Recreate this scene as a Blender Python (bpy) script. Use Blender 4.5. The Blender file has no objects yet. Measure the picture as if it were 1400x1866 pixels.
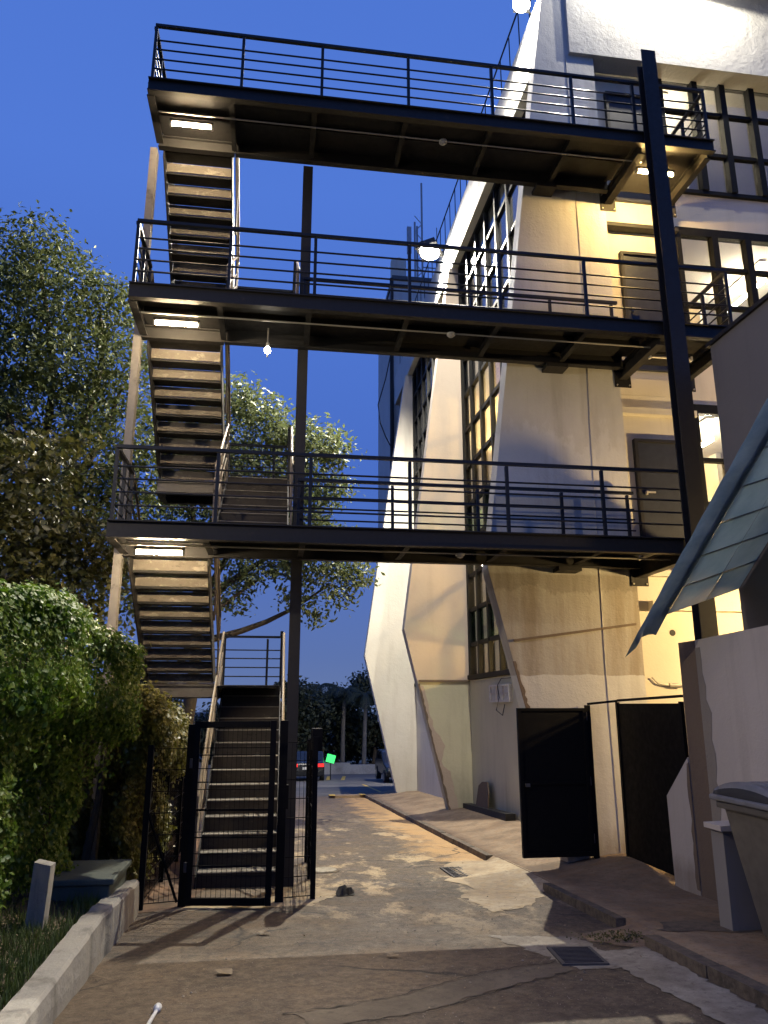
import bpy, math, random
import numpy as np
from mathutils import Vector, Matrix
R = math.radians
scene = bpy.context.scene
col = scene.collection
random.seed(7)

# ------------------------------------------------------------------ camera
cam = bpy.data.cameras.new('camera')
cam.sensor_fit = 'VERTICAL'
cam.sensor_height = 36.0
cam.lens = 36.0 * 1374.0 / 1866.0
cam.clip_start = 0.05
cam.clip_end = 600
camo = bpy.data.objects.new('camera', cam)
camo.location = (0, 0, 1.6)
camo.rotation_euler = (R(90 + 14.37), 0, R(-8.2))
col.objects.link(camo)
scene.camera = camo

# ------------------------------------------------------------------ dusk sky
world = bpy.data.worlds.new('World')
scene.world = world
world.use_nodes = True
wn = world.node_tree
for n in list(wn.nodes): wn.nodes.remove(n)
w_out = wn.nodes.new('ShaderNodeOutputWorld')
w_bg = wn.nodes.new('ShaderNodeBackground')
w_ramp = wn.nodes.new('ShaderNodeValToRGB')
w_sep = wn.nodes.new('ShaderNodeSeparateXYZ')
w_tc = wn.nodes.new('ShaderNodeTexCoord')
wn.links.new(w_tc.outputs['Generated'], w_sep.inputs[0])
wn.links.new(w_sep.outputs['Z'], w_ramp.inputs[0])
wn.links.new(w_ramp.outputs[0], w_bg.inputs[0])
wn.links.new(w_bg.outputs[0], w_out.inputs[0])
cr = w_ramp.color_ramp
stops = [(0.0, (.100, .145, .290)), (.06, (.080, .130, .310)), (.28, (.050, .115, .410)),
         (.60, (.062, .145, .500)), (1.0, (.050, .125, .460))]
cr.elements[0].position, cr.elements[0].color = stops[0][0], (*stops[0][1], 1)
cr.elements[1].position, cr.elements[1].color = stops[-1][0], (*stops[-1][1], 1)
for p, c in stops[1:-1]:
    e = cr.elements.new(p); e.color = (*c, 1)
w_bg.inputs[1].default_value = .95

scene.view_settings.view_transform = 'Standard'
scene.view_settings.look = 'None'
scene.view_settings.exposure = 0.5
scene.view_settings.gamma = 1.0
scene.view_settings.use_curve_mapping = False
cy = scene.cycles
cy.max_bounces = 6
cy.diffuse_bounces = 3
cy.glossy_bounces = 3
cy.transmission_bounces = 3
cy.transparent_max_bounces = 12
cy.sample_clamp_indirect = 4.0
cy.use_adaptive_sampling = True
cy.adaptive_threshold = 0.02
cy.use_denoising = True
cy.caustics_reflective = False
cy.caustics_refractive = False

# ------------------------------------------------------------------ materials
def new_mat(name):
    m = bpy.data.materials.new(name)
    m.use_nodes = True
    nt = m.node_tree
    b = nt.nodes['Principled BSDF']
    return m, nt, b

def nd(nt, t, **kw):
    n = nt.nodes.new(t)
    for k, v in kw.items():
        if k.startswith('i_'):
            n.inputs[k[2:].replace('_', ' ')].default_value = v
        else:
            setattr(n, k, v)
    return n

def coords(nt, scale=(1, 1, 1)):
    g = nd(nt, 'ShaderNodeNewGeometry')
    mp = nd(nt, 'ShaderNodeMapping')
    mp.inputs['Scale'].default_value = scale
    nt.links.new(g.outputs['Position'], mp.inputs[0])
    return mp.outputs[0]

def noise(nt, scale, detail=5, rough=.6, stretch=(1, 1, 1)):
    n = nd(nt, 'ShaderNodeTexNoise')
    n.inputs['Scale'].default_value = scale
    n.inputs['Detail'].default_value = detail
    n.inputs['Roughness'].default_value = rough
    nt.links.new(coords(nt, stretch), n.inputs['Vector'])
    return n.outputs['Fac']

def ramp(nt, fac, lo, hi, a=0.0, b=1.0):
    r = nd(nt, 'ShaderNodeMapRange')
    r.inputs['From Min'].default_value = lo
    r.inputs['From Max'].default_value = hi
    r.inputs['To Min'].default_value = a
    r.inputs['To Max'].default_value = b
    nt.links.new(fac, r.inputs['Value'])
    return r.outputs[0]

def mixc(nt, fac, a, b, blend='MIX'):
    m = nd(nt, 'ShaderNodeMix', data_type='RGBA', blend_type=blend)
    if isinstance(fac, (int, float)): m.inputs[0].default_value = fac
    else: nt.links.new(fac, m.inputs[0])
    for i, c in ((6, a), (7, b)):
        if isinstance(c, tuple): m.inputs[i].default_value = (*c, 1)
        else: nt.links.new(c, m.inputs[i])
    return m.outputs[2]

def math_(nt, op, a, b=0.0):
    m = nd(nt, 'ShaderNodeMath', operation=op)
    for i, v in enumerate((a, b)):
        if isinstance(v, (int, float)): m.inputs[i].default_value = v
        else: nt.links.new(v, m.inputs[i])
    return m.outputs[0]

def bump(nt, b, fac, strength, dist):
    bp = nd(nt, 'ShaderNodeBump')
    bp.inputs['Strength'].default_value = strength
    bp.inputs['Distance'].default_value = dist
    nt.links.new(fac, bp.inputs['Height'])
    nt.links.new(bp.outputs[0], b.inputs['Normal'])
    return bp

def axis(nt, which):
    g = nd(nt, 'ShaderNodeNewGeometry')
    s = nd(nt, 'ShaderNodeSeparateXYZ')
    nt.links.new(g.outputs['Position'], s.inputs[0])
    return s.outputs[which]

def paint_mat(name, base, wear, rough=.5, scale=3.0, amount=.5, metallic=0.0, bump_s=.15, spec=.22):
    """painted surface with blotchy wear"""
    m, nt, b = new_mat(name)
    n1 = noise(nt, scale, 7, .65)
    n2 = noise(nt, scale * 6, 4, .6)
    f = ramp(nt, n1, amount, amount + .12)
    c = mixc(nt, f, base, wear)
    c = mixc(nt, ramp(nt, n2, .3, .8, 0, .35), c, tuple(x * .6 for x in base))
    nt.links.new(c, b.inputs['Base Color'])
    nt.links.new(ramp(nt, n2, .2, .8, rough - .12, rough + .15), b.inputs['Roughness'])
    b.inputs['Metallic'].default_value = metallic
    b.inputs['Specular IOR Level'].default_value = spec
    bump(nt, b, n2, bump_s, .004)
    return m

M = {}
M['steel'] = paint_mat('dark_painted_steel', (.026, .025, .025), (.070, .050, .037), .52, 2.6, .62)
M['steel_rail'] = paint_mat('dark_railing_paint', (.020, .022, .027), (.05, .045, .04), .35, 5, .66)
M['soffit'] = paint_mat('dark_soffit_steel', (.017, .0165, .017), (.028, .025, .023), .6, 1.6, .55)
M['column'] = paint_mat('weathered_column_paint', (.034, .032, .031), (.085, .068, .05), .55, 1.6, .64)
M['left_column'] = paint_mat('peeling_column_paint', (.20, .185, .165), (.085, .075, .065), .65, 3.2, .58)
M['gate_black'] = paint_mat('black_gate_paint', (.006, .006, .0065), (.012, .011, .010), .6, 2.5, .6, spec=.1)
M['beige_rail'] = paint_mat('worn_handrail', (.20, .165, .125), (.09, .07, .055), .4, 6, .6)
M['galv'] = paint_mat('galvanised_conduit', (.42, .40, .36), (.30, .28, .25), .45, 8, .6, .3)

def stair_mat(name, base, peel, dark, amt):
    m, nt, b = new_mat(name)
    n1 = noise(nt, 4.5, 9, .72, (1, 1, 2.2))
    n2 = noise(nt, 18, 5, .65)
    c = mixc(nt, ramp(nt, n1, amt, amt + .03), base, peel)
    c = mixc(nt, ramp(nt, n1, .40, .34), c, dark)
    c = mixc(nt, ramp(nt, n2, .35, .75, 0, .45), c, dark)
    nt.links.new(c, b.inputs['Base Color'])
    b.inputs['Roughness'].default_value = .75
    b.inputs['Specular IOR Level'].default_value = .2
    bump(nt, b, n1, .4, .008)
    return m
M['stair'] = stair_mat('stained_stair_concrete', (.165, .145, .12), (.27, .245, .205), (.085, .075, .063), .55)
M['stair_shaded'] = stair_mat('shade_toned_riser', (.042, .037, .032), (.075, .064, .052), (.024, .021, .019), .60)  # darker copy of the stair colour: shade on the front risers is painted in
M['stair_tread'] = stair_mat('worn_tread_concrete', (.20, .185, .16), (.26, .24, .20), (.10, .09, .075), .58)

def plaster(name, base, stain, bump_strength=.35, streak=.45, bscale=30, grime=None, base2=None):
    m, nt, b = new_mat(name)
    big = noise(nt, .6, 5, .6)
    streaks = noise(nt, 3.2, 6, .65, (1, 1, .10))
    fine = noise(nt, bscale, 6, .65)
    coarse = noise(nt, bscale * .22, 5, .6)
    c = mixc(nt, ramp(nt, big, .35, .7), base, base2 or tuple(x * .88 for x in base))
    c = mixc(nt, ramp(nt, streaks, .52, .80, 0, streak), c, stain)
    speck = noise(nt, 55, 3, .7)
    c = mixc(nt, ramp(nt, speck, .72, .78, 0, .5), c, tuple(x * .55 for x in stain))
    if grime:
        z = axis(nt, 'Z')
        for lo, hi, soft, amt, gc in grime:
            zz = math_(nt, 'ADD', z, ramp(nt, noise(nt, 2.0, 6, .7, (1, 1, .5)), .3, .7, -soft, soft))
            up = ramp(nt, zz, lo - soft * .15, lo + soft * .15)
            dn = ramp(nt, zz, hi - soft, hi + soft, 1, 0)
            fac = math_(nt, 'MULTIPLY', math_(nt, 'MULTIPLY', up, dn),
                        ramp(nt, streaks, .30, .62, amt * .35, amt))
            c = mixc(nt, fac, c, gc)
    nt.links.new(c, b.inputs['Base Color'])
    b.inputs['Roughness'].default_value = .8
    mixh = math_(nt, 'ADD', math_(nt, 'MULTIPLY', fine, .5), coarse)
    bump(nt, b, mixh, bump_strength, .03)
    return m
M['stucco'] = plaster('rough_white_stucco', (.58, .57, .54), (.30, .28, .25), 1.0, .30, 16)
M['wall'] = plaster('white_plaster_wall', (.60, .595, .57), (.24, .215, .18), .40, .5, 30,
                    grime=[(2.0, 3.40, .02, .85, (.25, .205, .15)), (5.5, 6.4, .6, .30, (.30, .27, .22)),
                           (3.17, 3.63, .12, .7, (.20, .18, .15)), (-1.0, -.05, .12, .7, (.22, .17, .11))])
M['fin'] = plaster('smooth_cream_plaster', (.64, .61, .54), (.38, .33, .26), .22, .55, 40,
                   grime=[(-1.4, -.1, .3, .35, (.36, .31, .23))])
M['cream'] = plaster('olive_cream_plaster', (.60, .57, .40), (.36, .33, .22), .22, .55, 40,
                     grime=[(-1.4, -.2, .3, .5, (.30, .27, .18))])
M['peach'] = plaster('peach_plaster', (.62, .53, .43), (.42, .34, .26), .15, .4, 40)
M['recess'] = plaster('painted_recess_wall', (.62, .58, .50), (.30, .25, .18), .18, .4, 40)
M['lowwall'] = plaster('boundary_wall_plaster', (.52, .47, .415), (.24, .20, .165), .25, .45, 34,
                      grime=[(-1.0, -.05, .10, .8, (.20, .15, .10))])
M['bare'] = plaster('bare_brown_render', (.17, .125, .09), (.10, .075, .055), .35, .4, 30)
M['grey_render'] = plaster('grey_render_patch', (.27, .24, .20), (.40, .36, .31), .4, .6, 30)
M['annex'] = plaster('grey_annex_render', (.19, .175, .16), (.075, .07, .065), .15, .35, 40)
M['peel'] = plaster('peeled_pink_plaster', (.52, .42, .33), (.40, .30, .22), .3, .3, 40)
M['slabwall'] = plaster('planter_whitewash', (.33, .31, .27), (.06, .055, .045), .5, 1.0, 22)
M['greenbox'] = plaster('mossy_concrete', (.085, .105, .09), (.04, .05, .04), .3, .5, 30)
M['greyblock'] = plaster('grey_pedestal_paint', (.24, .225, .21), (.14, .125, .11), .15, .3, 40)
M['interior'] = plaster('interior_paint', (.60, .58, .55), (.55, .5, .45), .02, .1, 40)

def asphalt_mat():
    m, nt, b = new_mat('worn_brown_asphalt')
    big = noise(nt, .55, 6, .62)
    mid = noise(nt, 2.3, 8, .68)
    rub = noise(nt, 13, 7, .78)
    fine = noise(nt, 38, 5, .75)
    grit = noise(nt, 70, 2, .8)
    c = mixc(nt, ramp(nt, big, .38, .64), (.092, .064, .039), (.052, .037, .025))
    c = mixc(nt, ramp(nt, mid, .50, .70, 0, .8), c, (.150, .106, .064))
    c = mixc(nt, ramp(nt, rub, .46, .62, 0, .75), c, (.155, .118, .080))
    c = mixc(nt, ramp(nt, rub, .46, .34, 0, .75), c, (.030, .024, .018))
    c = mixc(nt, ramp(nt, grit, .64, .72, 0, .75), c, (.24, .20, .145))
    c = mixc(nt, ramp(nt, fine, .30, .45, .6, 0), c, (.025, .021, .018))
    # pale sandy scabs and orange silt along the kerb, brightened to imitate pooled lamplight
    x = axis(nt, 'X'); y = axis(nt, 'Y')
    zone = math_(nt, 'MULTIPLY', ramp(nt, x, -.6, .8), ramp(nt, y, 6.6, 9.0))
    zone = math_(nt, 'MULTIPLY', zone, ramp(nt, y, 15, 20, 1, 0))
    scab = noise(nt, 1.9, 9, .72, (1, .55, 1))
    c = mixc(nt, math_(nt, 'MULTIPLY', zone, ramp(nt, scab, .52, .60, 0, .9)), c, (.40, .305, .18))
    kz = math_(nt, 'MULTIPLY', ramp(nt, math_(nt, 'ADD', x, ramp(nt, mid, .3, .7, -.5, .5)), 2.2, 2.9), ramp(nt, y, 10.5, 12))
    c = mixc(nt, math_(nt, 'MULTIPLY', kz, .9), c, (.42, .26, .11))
    # cracks
    vor = nd(nt, 'ShaderNodeTexVoronoi', feature='DISTANCE_TO_EDGE')
    vor.inputs['Scale'].default_value = .55
    mp = nd(nt, 'ShaderNodeMix', data_type='VECTOR')
    nz = nd(nt, 'ShaderNodeTexNoise'); nz.inputs['Scale'].default_value = 2.6; nz.inputs['Detail'].default_value = 6
    pos = coords(nt)
    nt.links.new(pos, nz.inputs['Vector'])
    mp.inputs[0].default_value = .22
    nt.links.new(pos, mp.inputs[4]); nt.links.new(nz.outputs['Color'], mp.inputs[5])
    nt.links.new(mp.outputs[1], vor.inputs['Vector'])
    crack = ramp(nt, vor.outputs['Distance'], .0, .012, 1, 0)
    crack = math_(nt, 'MULTIPLY', crack, ramp(nt, noise(nt, .9, 3, .5), .48, .58))
    c = mixc(nt, crack, c, (.012, .010, .008))
    nt.links.new(c, b.inputs['Base Color'])
    nt.links.new(ramp(nt, mid, .3, .7, .55, .85), b.inputs['Roughness'])
    h = math_(nt, 'ADD', math_(nt, 'MULTIPLY', mid, 2.0), math_(nt, 'ADD', fine, rub))
    h = math_(nt, 'SUBTRACT', h, math_(nt, 'MULTIPLY', crack, .8))
    bump(nt, b, h, .55, .012)
    return m
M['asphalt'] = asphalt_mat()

def concrete(name, base, dark, tint=None, sc=1.3, rubv=.6):
    m, nt, b = new_mat(name)
    big = noise(nt, sc, 8, .66)
    mid = noise(nt, sc * 5, 6, .7)
    fine = noise(nt, 80, 3, .75)
    c = mixc(nt, ramp(nt, big, .40, .62), base, dark)
    if tint: c = mixc(nt, ramp(nt, mid, .47, .66, 0, .75), c, tint)
    c = mixc(nt, ramp(nt, fine, .55, .75, 0, .4), c, tuple(x * .55 for x in dark))
    rub = noise(nt, 15, 7, .78)
    c = mixc(nt, ramp(nt, rub, .48, .36, 0, rubv), c, tuple(x * .55 for x in dark))
    c = mixc(nt, ramp(nt, mid, .66, .70, 0, .6), c, tuple(x * .4 for x in dark))
    nt.links.new(c, b.inputs['Base Color'])
    b.inputs['Roughness'].default_value = .8
    bump(nt, b, math_(nt, 'ADD', mid, math_(nt, 'MULTIPLY', fine, .4)), .4, .01)
    return m
M['sidewalk'] = concrete('dirty_pavement', (.25, .185, .12), (.13, .09, .058), (.23, .14, .07), 1.7)
M['kerb'] = concrete('dark_kerb_stone', (.13, .10, .07), (.06, .048, .036), (.17, .135, .095), 3)
M['apron'] = concrete('sandy_concrete_apron', (.42, .34, .225), (.24, .18, .115), (.34, .24, .12), 1.6)  # concrete tone warmed so part of the lamplight pool sits in the colour
M['gutter'] = concrete('pale_gutter_concrete', (.33, .30, .24), (.15, .125, .095), (.20, .17, .13), 1.8)
M['trench'] = concrete('trench_patch_concrete', (.150, .122, .085), (.085, .066, .046), (.11, .085, .06), 2)
M['parking'] = concrete('grey_car_park', (.11, .105, .10), (.075, .072, .068))
M['farwall'] = concrete('low_white_parapet', (.36, .355, .34), (.20, .19, .18), None, .8)
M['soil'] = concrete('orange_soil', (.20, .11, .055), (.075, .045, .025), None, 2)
M['darksoil'] = concrete('dark_planter_soil', (.04, .032, .02), (.022, .018, .012), None, 3)  # soil darkened: the shade around the hedge is put into its colour

def simple(name, colr, rough=.5, metallic=0.0, spec=.5):
    m, nt, b = new_mat(name)
    n = noise(nt, 12, 5, .6)
    nt.links.new(mixc(nt, ramp(nt, n, .35, .7), colr, tuple(x * .72 for x in colr)), b.inputs['Base Color'])
    b.inputs['Roughness'].default_value = rough
    b.inputs['Metallic'].default_value = metallic
    b.inputs['Specular IOR Level'].default_value = spec
    return m
M['yellow'] = simple('yellow_road_paint', (.55, .36, .05), .6)
M['mullion'] = simple('dark_window_metal', (.012, .0125, .013), .6, spec=.12)
M['door'] = simple('slate_door_paint', (.034, .038, .050), .45, spec=.3)
M['black'] = simple('black_void', (.006, .006, .006), .7)
M['iron'] = simple('iron_grate', (.10, .095, .095), .6, .2, spec=.2)
M['bin'] = simple('grey_bin_plastic', (.125, .115, .10), .42)
M['binlid'] = simple('grey_bin_lid_plastic', (.20, .20, .205), .35)
M['rubber'] = simple('black_rubber', (.02, .02, .02), .7)
M['white_metal'] = simple('white_lamp_housing', (.6, .58, .54), .4)
M['white'] = simple('white_plastic', (.7, .7, .68), .4)
M['brownboard'] = simple('brown_board', (.10, .065, .04), .7)
M['blackbeam'] = simple('black_timber', (.014, .013, .012), .7)
M['carpaint_dark'] = simple('dark_car_paint', (.02, .022, .028), .22, .3)
M['carpaint_silver'] = simple('silver_car_paint', (.22, .22, .23), .25, .5)
M['carglass'] = simple('dark_car_glass', (.012, .015, .018), .08)
M['chrome'] = simple('chrome_trim', (.6, .6, .6), .15, 1.0)
M['bark'] = simple('tree_bark', (.075, .058, .04), .85)
M['palebark'] = simple('pale_bark', (.16, .145, .125), .8)
M['redpost'] = simple('rusty_red_post', (.16, .04, .025), .6)
M['mast'] = simple('pale_mast_steel', (.40, .42, .45), .5)
M['dirtyrag'] = simple('crumpled_dark_rag', (.03, .027, .024), .8)
M['concrete_post'] = simple('pale_concrete_post', (.30, .28, .24), .8)
M['roofmetal'] = simple('corrugated_roof_metal', (.07, .07, .075), .5)

def emit(name, colr, strength):
    m, nt, b = new_mat(name)
    b.inputs['Base Color'].default_value = (*colr, 1)
    b.inputs['Emission Color'].default_value = (*colr, 1)
    b.inputs['Emission Strength'].default_value = strength
    return m
M['tube'] = emit('warm_tube_glow', (1.0, .76, .46), 340)
M['tube_amber'] = emit('amber_tube_glow', (1.0, .64, .22), 800)
M['tube_off'] = simple('unlit_tube', (.34, .30, .25), .3)
M['tube_in'] = emit('interior_tube_glow', (1.0, .86, .62), 170)
M['tube_warm'] = emit('warm_interior_tube_glow', (1.0, .66, .24), 520)
M['flood'] = emit('floodlight_lens', (1.0, .97, .88), 55)
M['bulb'] = emit('white_bulb_glow', (1.0, .9, .72), 60)
M['taillight'] = emit('red_tail_lamp', (1.0, .03, .03), .5)
M['greensign'] = emit('green_lit_sign', (.05, .80, .16), .9)

def pane_mat(name, tint, refl):
    m = bpy.data.materials.new(name); m.use_nodes = True
    nt = m.node_tree
    for n in list(nt.nodes): nt.nodes.remove(n)
    o = nd(nt, 'ShaderNodeOutputMaterial')
    t = nd(nt, 'ShaderNodeBsdfTransparent'); t.inputs[0].default_value = (*tint, 1)
    g = nd(nt, 'ShaderNodeBsdfGlossy'); g.inputs[0].default_value = (.9, .93, 1, 1); g.inputs[1].default_value = .05
    x = nd(nt, 'ShaderNodeMixShader')
    lwt = nd(nt, 'ShaderNodeLayerWeight'); lwt.inputs[0].default_value = .5
    f4 = math_(nt, 'POWER', lwt.outputs['Facing'], 3.0)
    nt.links.new(ramp(nt, f4, 0, 1, refl, .7), x.inputs[0])
    nt.links.new(t.outputs[0], x.inputs[1]); nt.links.new(g.outputs[0], x.inputs[2])
    nt.links.new(x.outputs[0], o.inputs[0])
    return m
M['glass'] = pane_mat('window_glass', (.82, .82, .80), .06)
M['glass_green'] = pane_mat('green_window_glass', (.28, .42, .36), .06)

def poly_mat(name='teal_polycarbonate', a=(.30, .42, .42), b2=(.22, .33, .34), rough=.3, trans=.62):
    m = bpy.data.materials.new(name); m.use_nodes = True
    nt = m.node_tree
    b = nt.nodes['Principled BSDF']
    n1 = noise(nt, 3, 6, .65)
    c = mixc(nt, ramp(nt, n1, .4, .7), a, b2)
    nt.links.new(c, b.inputs['Base Color'])
    b.inputs['Roughness'].default_value = rough
    tr = nd(nt, 'ShaderNodeBsdfTranslucent'); nt.links.new(c, tr.inputs[0])
    ms = nd(nt, 'ShaderNodeMixShader'); ms.inputs[0].default_value = trans
    o = nt.nodes['Material Output']
    nt.links.new(b.outputs[0], ms.inputs[1]); nt.links.new(tr.outputs[0], ms.inputs[2])
    nt.links.new(ms.outputs[0], o.inputs[0])
    return m
M['poly'] = poly_mat()
M['valance'] = poly_mat('slate_blue_plastic_sheet', (.13, .20, .25), (.20, .28, .32), .18, .6)

def leaf_mat(name, a, c2, rough=.4, trans=.35):
    m = bpy.data.materials.new(name); m.use_nodes = True
    nt = m.node_tree
    b = nt.nodes['Principled BSDF']
    n1 = noise(nt, 1.4, 3, .5); n2 = noise(nt, 16, 2, .5)
    f = math_(nt, 'ADD', math_(nt, 'MULTIPLY', n1, .5), math_(nt, 'MULTIPLY', n2, .5))
    c = mixc(nt, ramp(nt, f, .36, .64), a, c2)
    nt.links.new(c, b.inputs['Base Color'])
    b.inputs['Roughness'].default_value = rough
    tr = nd(nt, 'ShaderNodeBsdfTranslucent'); nt.links.new(c, tr.inputs[0])
    ms = nd(nt, 'ShaderNodeMixShader'); ms.inputs[0].default_value = trans
    o = nt.nodes['Material Output']
    nt.links.new(b.outputs[0], ms.inputs[1]); nt.links.new(tr.outputs[0], ms.inputs[2])
    nt.links.new(ms.outputs[0], o.inputs[0])
    return m
M['leaf_hedge'] = leaf_mat('glossy_hedge_leaves', (.045, .115, .008), (.135, .20, .012), .48, .4)
M['leaf_hedge2'] = leaf_mat('yellow_green_hedge_leaves', (.09, .105, .014), (.15, .13, .02), .42, .35)
M['leaf_tree'] = leaf_mat('grey_green_tree_leaves', (.085, .112, .030), (.140, .160, .046), .5, .3)
M['leaf_mid'] = leaf_mat('pale_green_tree_leaves', (.095, .125, .045), (.15, .175, .075), .5, .35)
M['leaf_dark'] = leaf_mat('dark_shrub_leaves', (.055, .068, .016), (.12, .105, .026), .42, .3)
M['leaf_far'] = leaf_mat('far_tree_leaves', (.025, .035, .018), (.05, .06, .03), .6, .3)
M['grassblade'] = leaf_mat('grass_blades', (.045, .085, .015), (.09, .12, .03), .6, .3)
M['litter'] = leaf_mat('dry_fallen_leaves', (.30, .24, .15), (.16, .11, .06), .7, .1)

# ------------------------------------------------------------------ mesh helpers
class MB:
    def __init__(s): s.v = []; s.f = []
    def add(s, vs, fs):
        o = len(s.v); s.v += [tuple(v) for v in vs]; s.f += [tuple(i + o for i in f) for f in fs]
        return s
    def box(s, x0, x1, y0, y1, z0, z1):
        vs = [(x, y, z) for z in (z0, z1) for x, y in ((x0, y0), (x1, y0), (x1, y1), (x0, y1))]
        return s.add(vs, [(3, 2, 1, 0), (4, 5, 6, 7), (0, 1, 5, 4), (1, 2, 6, 5), (2, 3, 7, 6), (3, 0, 4, 7)])
    def prism(s, pts, axis_, a, b):
        """extrude a closed polygon; axis_ = the axis it is extruded along"""
        def mk(p, q):
            return {'x': (q, p[0], p[1]), 'y': (p[0], q, p[1]), 'z': (p[0], p[1], q)}[axis_]
        n = len(pts)
        vs = [mk(p, a) for p in pts] + [mk(p, b) for p in pts]
        fs = [tuple(range(n)), tuple(range(2 * n - 1, n - 1, -1))]
        fs += [(i, i + n, (i + 1) % n + n, (i + 1) % n) for i in range(n)]
        return s.add(vs, fs)
    def tube(s, pts, r, n=6, cap=True):
        pts = [Vector(p) for p in pts]
        rs = r if isinstance(r, (list, tuple)) else [r] * len(pts)
        rings = []
        for i, p in enumerate(pts):
            d = (pts[min(i + 1, len(pts) - 1)] - pts[max(i - 1, 0)]).normalized()
            a = d.cross(Vector((0, 0, 1)))
            if a.length < .05: a = d.cross(Vector((1, 0, 0)))
            a.normalize(); b_ = d.cross(a)
            rings.append([p + (a * math.cos(2 * math.pi * k / n) + b_ * math.sin(2 * math.pi * k / n)) * rs[i] for k in range(n)])
        vs = [v for rg in rings for v in rg]
        fs = []
        for i in range(len(pts) - 1):
            for k in range(n):
                fs.append((i * n + k, i * n + (k + 1) % n, (i + 1) * n + (k + 1) % n, (i + 1) * n + k))
        if cap:
            fs.append(tuple(range(n - 1, -1, -1))); fs.append(tuple((len(pts) - 1) * n + k for k in range(n)))
        return s.add(vs, fs)
    def bar(s, p, q, w, h):
        """rectangular bar from p to q, w across, h up"""
        p, q = Vector(p), Vector(q)
        d = (q - p).normalized()
        a = d.cross(Vector((0, 0, 1)))
        if a.length < .05: a = d.cross(Vector((0, 1, 0)))
        a.normalize(); u = a.cross(d).normalized()
        vs = [c + a * (sx * w / 2) + u * (sz * h / 2) for c in (p, q) for sx, sz in ((-1, -1), (1, -1), (1, 1), (-1, 1))]
        return s.add(vs, [(3, 2, 1, 0), (4, 5, 6, 7), (0, 1, 5, 4), (1, 2, 6, 5), (2, 3, 7, 6), (3, 0, 4, 7)])
    def mesh(s, name, m=None, smooth=False):
        me = bpy.data.meshes.new(name)
        me.from_pydata(s.v, [], s.f)
        if m is not None: me.materials.append(M[m] if isinstance(m, str) else m)
        if smooth:
            me.polygons.foreach_set('use_smooth', [True] * len(me.polygons))
        me.update()
        return me

def bevel(o, w=.01, seg=2):
    md = o.modifiers.new('bevel', 'BEVEL'); md.width = w; md.segments = seg; md.limit_method = 'ANGLE'
    return o

def tag(o, label=None, cat=None, group=None, kind=None):
    if label: o['label'] = label
    if cat: o['category'] = cat
    if group: o['group'] = group
    if kind: o['kind'] = kind
    return o

def thing(name, label, cat, loc=(0, 0, 0), group=None):
    o = bpy.data.objects.new(name, None)
    o.location = loc; o.empty_display_size = .2
    col.objects.link(o)
    return tag(o, label, cat, group)

def link(name, me, parent=None, loc=(0, 0, 0)):
    """link a mesh; meshes are in place coordinates, so a child undoes its parent's offset"""
    o = bpy.data.objects.new(name, me)
    col.objects.link(o)
    if parent is not None:
        o.parent = parent
        base = Vector((0, 0, 0)); p = parent
        while p is not None:
            base += p.location; p = p.parent if p.parent else None
        # parent world translation is the sum because every parent is only translated
        o.location = Vector(loc) - world_loc(parent)
    else:
        o.location = loc
    return o

def world_loc(o):
    v = Vector((0, 0, 0))
    while o is not None:
        v += o.location; o = o.parent
    return v

def part(name, mb, m, parent, smooth=False, label=None):
    o = link(name, mb.mesh(name, m, smooth), parent)
    if label: o['label'] = label
    return o

def solo(name, mb, m, label, cat, group=None, smooth=False, kind=None):
    o = link(name, mb.mesh(name, m, smooth))
    return tag(o, label, cat, group, kind)

def structure(name, mb, m, smooth=False):
    o = link(name, mb.mesh(name, m, smooth)); o['kind'] = 'structure'
    return o

def ground_z(y): return -.052 * min(y, 52.0)

def sheet(pts, off, seg=None):
    """a flat patch lying on the sloping ground"""
    mb = MB()
    mb.add([(x, y, ground_z(y) + off) for x, y in pts], [tuple(range(len(pts)))])
    return mb

def ragged(pts, amp=.04, step=.18, seed=1):
    rnd = random.Random(seed)
    out = []
    for i, p in enumerate(pts):
        q = pts[(i + 1) % len(pts)]
        L = math.hypot(q[0] - p[0], q[1] - p[1]); k = max(1, int(L / step))
        for j in range(k):
            t = j / k
            a = amp if j else amp * .3
            out.append((p[0] + (q[0] - p[0]) * t + rnd.uniform(-a, a), p[1] + (q[1] - p[1]) * t + rnd.uniform(-a, a)))
    return out

# ------------------------------------------------------------------ ground, road, pavement
mb = MB()
ys = [-60] + list(np.linspace(-5, 52, 30)) + [120, 500]
xs = [-300, -30, -3, 0, 3, 10, 40, 300]
vs = [(x, y, ground_z(y)) for y in ys for x in xs]
nx = len(xs)
mb.add(vs, [(j * nx + i, j * nx + i + 1, (j + 1) * nx + i + 1, (j + 1) * nx + i) for j in range(len(ys) - 1) for i in range(nx - 1)])
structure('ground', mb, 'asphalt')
structure('car_park', sheet([(-8, 27.5), (4, 27.5), (30, 29), (30, 49.5), (-8, 49.5)], .004), 'parking')

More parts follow.
